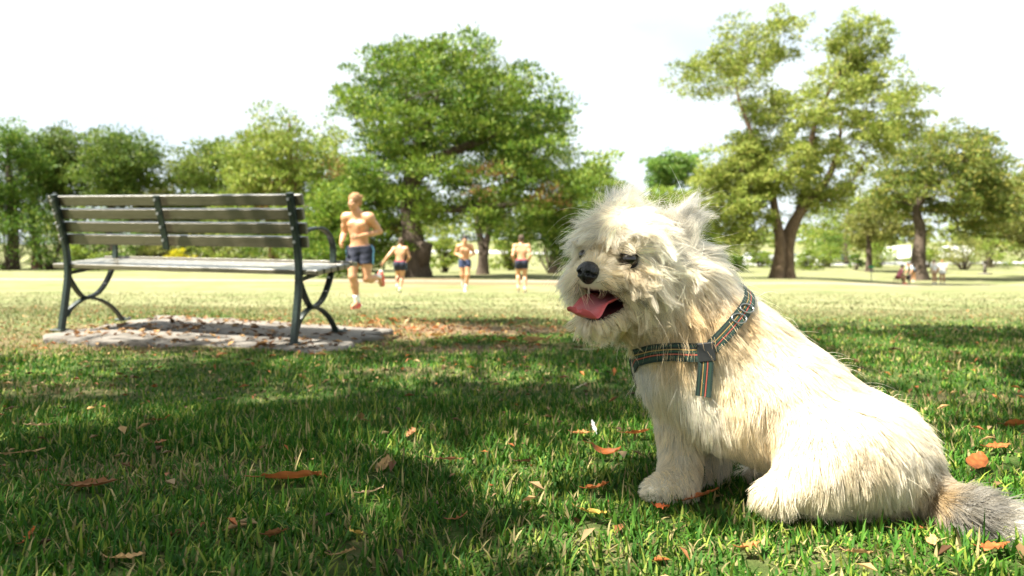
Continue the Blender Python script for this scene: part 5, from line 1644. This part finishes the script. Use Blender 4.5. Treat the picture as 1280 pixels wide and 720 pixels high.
    if trim is not None and trim != 0:
        for s, k in ((1, 'R'), (-1, 'L')):
            hp, kn = J['hp' + k], J['kn' + k]; ax = kn - hp; Ln = np.linalg.norm(ax); ax /= Ln
            side = (J['shR'] - J['shL']) * s; side = side - ax * (side @ ax); side /= np.linalg.norm(side)
            pp = [pel + up * .06 + side * .20] + [hp + ax * Ln * t + side * .20 for t in (.1, .2, shorts_len - .02)]
            pp = spline(pp, 12)
            for _ in range(8):
                pp = pp - sf.grad(pp) * (sf.val(pp) - .003)[:, None]
            T = np.gradient(pp, axis=0); axn = np.cross(T[6], sf.grad(pp[6:7])[0]); axn /= np.linalg.norm(axn) + 1e-9
            mb = MB(); mb.tube(pp, .01, flat=(.05, .006, tuple(axn))); mb.build('side_stripe', trim, so_, True)
    if waist is not None:
        mb = MB(); an = np.linspace(0, 2 * pi, 30)
        pp = np.array([pel + up * (wz - .01) + R[0] * cos(a) * .30 + R[1] * sin(a) * .30 for a in an])
        for _ in range(14):
            gq = sf.grad(pp); gq = gq - up * (gq @ up)[:, None]
            pp = pp - gq * np.clip(sf.val(pp) - .003, -.03, .03)[:, None]
        mb.tube(pp, .01, flat=(.035, .006, tuple(up)), cap=False); mb.build('waistband', waist, so_, True)
    # socks and shoes
    for s, k in ((1, 'R'), (-1, 'L')):
        kn, an, to = J['kn' + k], J['an' + k], J['to' + k]
        d = kn - an; d /= np.linalg.norm(d)
        if sock:
            mb = MB(); mb.tube([an - d * .02, an + d * .05, an + d * .10, an + d * .13], [.045, .044, .047, .049], 14); mb.build('sock', white_cl, root, True)
        ff = to - an; ff /= np.linalg.norm(ff)
        fl = Field(np.minimum(an, to) - .16, np.maximum(an, to) + .16, .010)
        dn = -d + ff * (d @ ff); dn /= np.linalg.norm(dn) + 1e-9
        heel = an + dn * .050 - ff * .045; toe = heel + ff * .245
        RS = np.array([ff, np.cross(ff, dn), dn])
        fl.cone(heel + ff * .02, heel + ff * .10, .043, .047, .03); fl.cone(heel + ff * .10, toe - ff * .035, .046, .036, .03)
        fl.cone(an + dn * .02, heel + ff * .05, .048, .045, .02)
        fl.plane(heel + dn * .030, dn); fl.plane(an - dn * .015, -dn)
        vv, qq = fl.surface(); sho = mesh('shoe', vv, qq, shoe_m, root, True)
        so2 = Field(np.minimum(heel, toe) - .1, np.maximum(heel, toe) + .1, .011)
        so2.cone(heel + ff * .0, toe - ff * .04, .047, .045, .02); so2.plane(heel + dn * .040, dn); so2.plane(heel + dn * .018, -dn)
        vv, qq = so2.surface(); mesh('sole', vv, qq, white_cl, sho, True)
    if shirt is not None:
        sf = Field(A_.min(0) - .25, A_.max(0) + .25, .012)
        sf.ball(pel + up * .02, (.172, .125, .14), R, .05); sf.ball(pel + (che - pel) * .5, (.165, .12, .17), R, .06); sf.ball(che, (.18, .125, .17), R, .06)
        sf.cone(J['shL'], J['shR'], .078, .078, .05)
        for k in 'RL': sf.cone(J['sh' + k], J['sh' + k] * .35 + J['el' + k] * .65, .078, .074, .03)
        sf.plane(nek + up * .01, up); sf.plane(pel - up * .06, -up)
        vv, qq = sf.surface(); mesh('shirt', vv, qq, shirt, root, True)
    return root
dark_eye = material('dark_eye', lambda t, N: N('ShaderNodeBsdfPrincipled', **{'Base Color': (.05, .04, .035, 1), 'Roughness': .15}).outputs[0])
hair_ginger = paint('ginger_hair', (.22, .10, .035), (.36, .19, .07), 60, .6, .6, 140)
hair_brown = paint('brown_hair', (.045, .026, .014), (.10, .06, .03), 60, .6, .6, 140)
hair_dark = paint('dark_hair', (.012, .009, .007), (.03, .022, .016), 60, .6, .6, 140)
shoe_red = paint('coral_shoe', (.62, .07, .05), (.72, .12, .08), 30, .55)
shoe_green = paint('lime_shoe', (.30, .38, .05), (.38, .46, .08), 30, .55)
shoe_white = paint('white_shoe', (.62, .64, .62), (.72, .74, .72), 30, .55)
shoe_orange = paint('orange_shoe', (.62, .18, .04), (.7, .25, .06), 30, .55)
RUN = 'shirtless runners in navy shorts on the field'

def ground_loc(u, v): return gp(u, v)
# 1: the near runner, coming towards us
p = gp(447, 386)
J1 = dict(pelvis=V3(.04, 0, .93), chest=V3(.03, -.04, 1.25), neck=V3(.02, -.07, 1.47), head=V3(-.01, -.10, 1.635),
          shL=V3(-.175, -.02, 1.415), shR=V3(.215, -.06, 1.405), elL=V3(-.255, .09, 1.17), wrL=V3(-.215, -.12, 1.03), elR=V3(.335, .07, 1.20), wrR=V3(.10, -.20, 1.11),
          palmL=V3(1, .2, 0), palmR=V3(-.2, 1, 0), hpL=V3(-.05, -.01, .90), hpR=V3(.135, .01, .90), knL=V3(-.035, -.12, .50), anL=V3(-.005, .0, .095), toL=V3(-.03, -.15, .04),
          knR=V3(.155, -.02, .47), anR=V3(.225, .36, .50), toR=V3(.235, .42, .35), face=V3(-.55, -.83, -.05), waist=.05, calfR=V3(0, .2, -1))
person('shirtless ginger-haired runner in navy shorts nearest the bench, one red shoe kicked back', J1, p, radians(-8), hair_ginger, navy, shoe_red, .0095, RUN, blue, scale=.865, shorts_len=.50)
# 2: running away, left arm swung out
p = gp(501, 366)
J2 = dict(pelvis=V3(.03, 0, .93), chest=V3(.03, -.06, 1.25), neck=V3(.02, -.10, 1.47), head=V3(.0, -.14, 1.63),
          shL=V3(-.16, -.06, 1.42), shR=V3(.215, -.06, 1.40), elL=V3(-.27, -.06, 1.16), wrL=V3(-.19, -.22, 1.04), elR=V3(.40, .08, 1.18), wrR=V3(.56, .06, .96),
          palmL=V3(1, 0, 0), palmR=V3(-1, 0, 0), hpL=V3(-.06, 0, .90), hpR=V3(.12, 0, .90), knL=V3(-.04, -.10, .50), anL=V3(.02, .10, .12), toL=V3(.01, -.02, .035),
          knR=V3(.10, -.22, .56), anR=V3(.11, -.02, .22), toR=V3(.11, -.13, .12), face=V3(.1, -1, 0))
person('shirtless runner seen from behind with left arm swung out and lime shoes', J2, p, radians(180 + 6), hair_brown, navy, shoe_green, .012, RUN, blue, sock=True, scale=.80, face=False, waist=red_cl)
# 3: coming towards us, elbows bent
p = gp(581, 364)
J3 = dict(pelvis=V3(.0, 0, .94), chest=V3(.0, -.05, 1.26), neck=V3(.0, -.09, 1.48), head=V3(.0, -.13, 1.63),
          shL=V3(-.195, -.05, 1.42), shR=V3(.195, -.05, 1.42), elL=V3(-.30, .09, 1.20), wrL=V3(-.13, -.15, 1.12), elR=V3(.30, .09, 1.20), wrR=V3(.22, -.14, 1.14),
          palmL=V3(.5, 1, 0), palmR=V3(-1, .3, 0), hpL=V3(-.09, 0, .91), hpR=V3(.09, -.01, .91), knL=V3(-.08, -.05, .52), anL=V3(-.05, .26, .30), toL=V3(-.05, .22, .15),
          knR=V3(.09, -.14, .52), anR=V3(.03, -.02, .10), toR=V3(.03, -.17, .045), face=V3(.05, -1, -.1))
person('shirtless dark-haired runner facing us with bent elbows, in front of the slim forked tree', J3, p, radians(4), hair_dark, paint('blue_navy_cloth', (.014, .024, .065), (.022, .036, .09), 30, .8, .3, 80), shoe_white, .012, RUN, scale=.885)
# 4: running away, dark headband and orange shoe
p = gp(652, 366)
J4 = dict(pelvis=V3(.0, 0, .93), chest=V3(.0, -.05, 1.25), neck=V3(.0, -.08, 1.47), head=V3(.01, -.11, 1.63),
          shL=V3(-.20, -.05, 1.42), shR=V3(.20, -.05, 1.42), elL=V3(-.27, .06, 1.14), wrL=V3(-.22, -.12, .98), elR=V3(.27, .06, 1.14), wrR=V3(.23, -.12, .97),
          palmL=V3(1, 0, 0), palmR=V3(-1, 0, 0), hpL=V3(-.09, 0, .91), hpR=V3(.09, 0, .91), knL=V3(-.10, -.04, .50), anL=V3(-.10, .14, .13), toL=V3(-.10, .03, .035),
          knR=V3(.10, -.16, .55), anR=V3(.10, -.02, .18), toR=V3(.10, -.14, .09), face=V3(0, -1, 0))
person('shirtless runner seen from behind with a dark headband and orange shoes', J4, p, radians(180), hair_brown, navy, shoe_orange, .012, RUN, cap=paint('black_cloth', (.01, .01, .012), (.02, .02, .022), 30, .8), scale=.85, face=False, waist=red_cl)

# far group on the right
FAR = 'people resting on the far side of the field'
pink = paint('pink_cloth', (.62, .16, .22), (.72, .24, .30), 20, .85)
paleblue = paint('pale_blue_cloth', (.50, .58, .72), (.58, .66, .78), 20, .85)
tan_cl = paint('tan_cloth', (.50, .32, .22), (.58, .40, .28), 20, .85)
maroon = paint('maroon_cloth', (.16, .03, .03), (.24, .05, .04), 20, .85)
def stand_pose(lean=0.0, arm=0.0, sit=False):
    if sit:
        return dict(pelvis=V3(0, 0, .46), chest=V3(0, -.05 - lean, .80), neck=V3(0, -.08 - lean * 1.6, 1.0), head=V3(0, -.12 - lean * 1.8, 1.16),
                    shL=V3(-.18, -.06 - lean * 1.4, .95), shR=V3(.18, -.06 - lean * 1.4, .95), elL=V3(-.24, -.12 - lean, .68), wrL=V3(-.14, -.36 - lean * .3, .60), elR=V3(.24, -.12 - lean, .68), wrR=V3(.14, -.36 - lean * .3, .60),
                    palmL=V3(0, 0, -1), palmR=V3(0, 0, -1), hpL=V3(-.09, 0, .45), hpR=V3(.09, 0, .45), knL=V3(-.12, -.43, .46), anL=V3(-.12, -.40, .09), toL=V3(-.12, -.55, .04), knR=V3(.12, -.43, .46), anR=V3(.12, -.40, .09), toR=V3(.12, -.55, .04))
    return dict(pelvis=V3(0, 0, .93), chest=V3(0, -.02 - lean * .6, 1.25 - lean * .25), neck=V3(0, -.03 - lean, 1.46 - lean * .45), head=V3(0, -.06 - lean * 1.2, 1.62 - lean * .6),
                shL=V3(-.19, -.03 - lean * .9, 1.41 - lean * .4), shR=V3(.19, -.03 - lean * .9, 1.41 - lean * .4), elL=V3(-.25, -lean * .9, 1.12 - lean * .45), wrL=V3(-.24, -.12 - lean, .88 - lean * .45), elR=V3(.25, -lean * .9, 1.12 - lean * .45), wrR=V3(.24, -.12 - lean, .88 - lean * .45),
                hpL=V3(-.09, 0, .91), hpR=V3(.09, 0, .91), knL=V3(-.10, -.02, .50), anL=V3(-.10, .02, .09), toL=V3(-.11, -.13, .04), knR=V3(.10, -.02, .50), anR=V3(.10, .02, .09), toR=V3(.11, -.13, .04))
q = gp(1122, 355)
person('seated person in a pink top beside the dark picnic stool, right of the leaning tree', stand_pose(.1, sit=True), q, radians(70), hair_dark, maroon, shoe_red, .018, FAR, sock=False, shirt=pink, scale=.98, face=False)
# the stool they sit on
s0 = empty('stool', q, 'low dark stool under the seated person in pink', 'stool')
mb = MB(); mb.box((0, 0, .325), (.40, .40, .05), bev=.012); mb.build('seat', bark_red, s0)
for a in (-1, 1):
    for b_2 in (-1, 1):
        mb = MB(); mb.tube([(a * .15, b_2 * .15, .30), (a * .19, b_2 * .19, -.02)], [.02, .016], 7); mb.build('leg', bark_red, s0)
q2 = gp(1142, 352)
person('person in a pale blue shirt and dark shorts bending forward towards the person in pink', stand_pose(.42), q2, radians(-75), hair_dark, navy, shoe_white, .018, FAR, sock=False, shirt=paleblue, scale=.98, face=False)
q3 = gp(1168, 355)
person('person in a white top on the left of the white-clad pair on the field', stand_pose(.0), q3, radians(190), hair_brown, tan_cl, shoe_white, .018, FAR, sock=False, shirt=white_cl, scale=.98, face=False)
q4 = gp(1178, 355)
person('person in a white top on the right of the white-clad pair on the field', stand_pose(.04), q4, radians(160), hair_ginger, white_cl, shoe_white, .018, FAR, sock=False, shirt=white_cl, scale=.98, face=False)
# dark dog beside them
q5 = gp(1132, 354)
k9 = Field((-.55, -.2, -.02), (.6, .2, .8), .014)
k9.ball((.18, 0, .45), (.20, .12, .145), k=.05).ball((-.18, 0, .47), (.18, .10, .12), k=.06).cone((.30, 0, .52), (.40, 0, .66), .075, .06, .04).ball((.43, 0, .69), (.085, .062, .065), k=.03).cone((.47, 0, .67), (.56, 0, .645), .04, .028, .03)
for s in (-1, 1):
    k9.cone((.40, s * .05, .74), (.37, s * .07, .68), .016, .02, .02)
    k9.chain([V3(.24, s * .07, .38), V3(.22, s * .07, .20), V3(.24, s * .07, .03)], [.05, .03, .026], .02).cone((.24, s * .07, .025), (.29, s * .07, .02), .026, .02)
    k9.chain([V3(-.24, s * .07, .42), V3(-.16, s * .075, .28), V3(-.30, s * .07, .16), V3(-.27, s * .07, .03)], [.075, .045, .026, .024], .02).cone((-.27, s * .07, .022), (-.21, s * .07, .02), .024, .02)
k9.chain([V3(-.34, 0, .52), V3(-.45, 0, .60), V3(-.50, 0, .72)], [.03, .022, .012], .02)
v, f = k9.surface()
o = mesh('dog', v, f, paint('dark_coat', (.012, .010, .009), (.035, .028, .022), 14, .7, .5, 50), None, True)
o.location = q5; o.rotation_euler = (0, 0, radians(185))
tag(o, 'small dark dog standing between the person in pink and the person in pale blue', 'dog')
# green-topped post
q6 = gp(1089, 352)
sg = empty('sign_post', q6, 'thin post with a small green board right of the leaning tree', 'sign')
mb = MB(); mb.tube([(0, 0, -.1), (0, 0, .95)], .03, 8); mb.build('post', steel, sg)
mb = MB(); mb.box((0, -.02, 1.02), (.40, .05, .17), bev=.015); mb.build('board', paint('sign_green', (.01, .22, .06), (.02, .28, .08), 5, .5), sg)
# pale column with a foot plate, far right
q7 = gp(1231, 343)
dfn = empty('drinking_fountain', q7, 'pale drinking fountain column on a low base at the far right', 'fountain')
mb = MB(); mb.tube([(0, 0, -.05), (0, 0, .12), (0, 0, .121), (0, 0, .16)], [.62, .62, .40, .38], 20); mb.build('base', conc, dfn)
mb = MB(); mb.tube([(0, 0, .15), (0, 0, .9), (0, 0, 1.25)], [.16, .13, .15], 14); mb.build('column', conc, dfn, True)
mb = MB(); mb.tube([(0, 0, 1.24), (0, 0, 1.32), (0, 0, 1.38)], [.16, .30, .32], 18); mb.build('bowl', conc, dfn, True)
mb = MB(); mb.tube([(.1, 0, 1.36), (.1, 0, 1.46), (.03, 0, 1.48)], .02, 7); mb.build('spout', steel, dfn, True)

# ------------------------------------------------------------------ parked cars far off
glass_m = material('car_glass', lambda t, N: N('ShaderNodeBsdfPrincipled', **{'Base Color': (.02, .025, .03, 1), 'Roughness': .08}).outputs[0])
tyre_m = paint('tyre', (.012, .012, .012), (.02, .02, .02), 40, .85)
lamp_m = material('lamp_glass', lambda t, N: N('ShaderNodeBsdfPrincipled', **{'Base Color': (.7, .7, .68, 1), 'Roughness': .12}).outputs[0])
def car_paint(name, c): return material(name, lambda t, N: N('ShaderNodeBsdfPrincipled', **{'Base Color': (*c, 1), 'Roughness': .3, 'Coat Weight': .8}).outputs[0])
def extrude(prof, hw, tuck):
    """side profile (x,z) extruded over the width, sides tucked in towards the roof"""
    n = len(prof); V = []
    for s in (-1, -.9, .9, 1):
        for x, z in prof:
            k = 1 - tuck * max(0, z - .85)
            e = .97 if abs(s) == 1 else 1.0
            V.append((x * e, s * hw * k, z if abs(s) < 1 else .06 + (z - .06) * .97 + .01))
    fs = []
    for r_ in range(3):
        for i in range(n): fs.append((r_ * n + i, r_ * n + (i + 1) % n, (r_ + 1) * n + (i + 1) % n, (r_ + 1) * n + i))
    fs.append(tuple(range(n))[::-1]); fs.append(tuple(range(3 * n, 4 * n)))
    return np.array(V), fs
def car(label, u, v, d_yaw, c, van=False, name='parked_car'):
    p = gp(u, v)
    e = empty(name, p, label, 'van' if van else 'car', 'vehicles parked beyond the field'); e.rotation_euler = (0, 0, radians(d_yaw))
    if van: pr = [(-2.5, .35), (-2.5, 1.95), (-2.4, 2.1), (1.3, 2.1), (1.75, 1.75), (2.1, 1.2), (2.55, 1.0), (2.6, .4), (2.3, .28), (-2.3, .28)]; hw = .95
    else: pr = [(-2.15, .45), (-2.2, .85), (-1.95, .98), (-1.35, 1.02), (-.85, 1.42), (.35, 1.45), (1.0, 1.02), (1.85, .88), (2.15, .70), (2.15, .38), (1.9, .25), (-1.9, .25)]; hw = .86
    V, fs = extrude(pr, hw, .16 if not van else .04)
    body_ = mesh('body', V, fs, car_paint('car_paint', c), e, False); fix_normals(body_)
    for s in (-1, 1):
        if van: quad = [(.9, 1.15), (.9, 1.8), (1.4, 1.75), (1.75, 1.2)]; qs = [quad]
        else: qs = [[(-1.2, 1.02), (-.8, 1.36), (-.28, 1.38), (-.28, 1.02)], [(-.2, 1.02), (-.2, 1.38), (.3, 1.38), (.85, 1.02)]]
        for q in qs:
            k = lambda z: hw * (1 - (.16 if not van else .04) * max(0, z - .85)) + .012
            VV = [(x, s * k(z), z) for x, z in q] + [(x, s * (k(z) - .06), z) for x, z in q]
            m_ = len(q)
            mesh('window', VV, [tuple(range(m_)), tuple(range(m_, 2 * m_))[::-1]] + [(i, (i + 1) % m_, m_ + (i + 1) % m_, m_ + i) for i in range(m_)], glass_m, e, False)
    ws = [((1.35, 1.76), (2.06, 1.26))] if van else [((.40, 1.43), (.98, 1.05)), ((-.90, 1.40), (-1.33, 1.04))]
    for (x0, z0), (x1, z1) in ws:
        nx, nz_ = (z0 - z1), abs(x1 - x0); l_ = math.hypot(nx, nz_); nx = nx / l_ * np.sign(x1 - x0) * .014; nz_ = nz_ / l_ * .014
        VV = [(x0 + nx, -.7, z0 + nz_), (x0 + nx, .7, z0 + nz_), (x1 + nx, .76, z1 + nz_), (x1 + nx, -.76, z1 + nz_)]
        VV += [(a - nx * 4, b2, c2 - nz_ * 4) for a, b2, c2 in VV]
        mesh('windscreen', VV, [(0, 1, 2, 3), (7, 6, 5, 4), (0, 4, 5, 1), (1, 5, 6, 2), (2, 6, 7, 3), (3, 7, 4, 0)], glass_m, e, False)
    for x in ((-1.35, 1.35) if not van else (-1.6, 1.65)):
        for s in (-1, 1):
            mb = MB(); mb.tube([(x, s * (hw - .2), .32), (x, s * (hw - .01), .32), (x, s * (hw + .02), .32)], [.32, .32, .27], 18); w_ = mb.build('wheel', tyre_m, e)
            mb = MB(); mb.tube([(x, s * (hw + .0), .32), (x, s * (hw + .03), .32)], [.19, .17], 12); mb.build('rim', steel, w_)
    for s in (-1, 1):
        mb = MB(); mb.box((2.14 if not van else 2.55, s * .62, .70 if not van else .85), (.08, .30, .14), bev=.02); mb.build('headlight', lamp_m, e)
WH = (.78, .78, .76)
car('white parked car left of the leaning tree trunk', 936, 329, 172, WH)
car('silver parked car right of the leaning tree trunk', 952, 327, 8, (.52, .54, .56))
car('white parked car just right of the leaning tree', 1000, 330, 176, WH)
car('pale blue parked car between the two bushes on the right', 1046, 327, 4, (.45, .55, .70))
car('white parked van behind the person in pink', 1120, 326, 90, WH, True, 'parked_van')
car('long white parked van right of the dark rounded tree trunk', 1192, 325, 178, WH, True, 'parked_van')
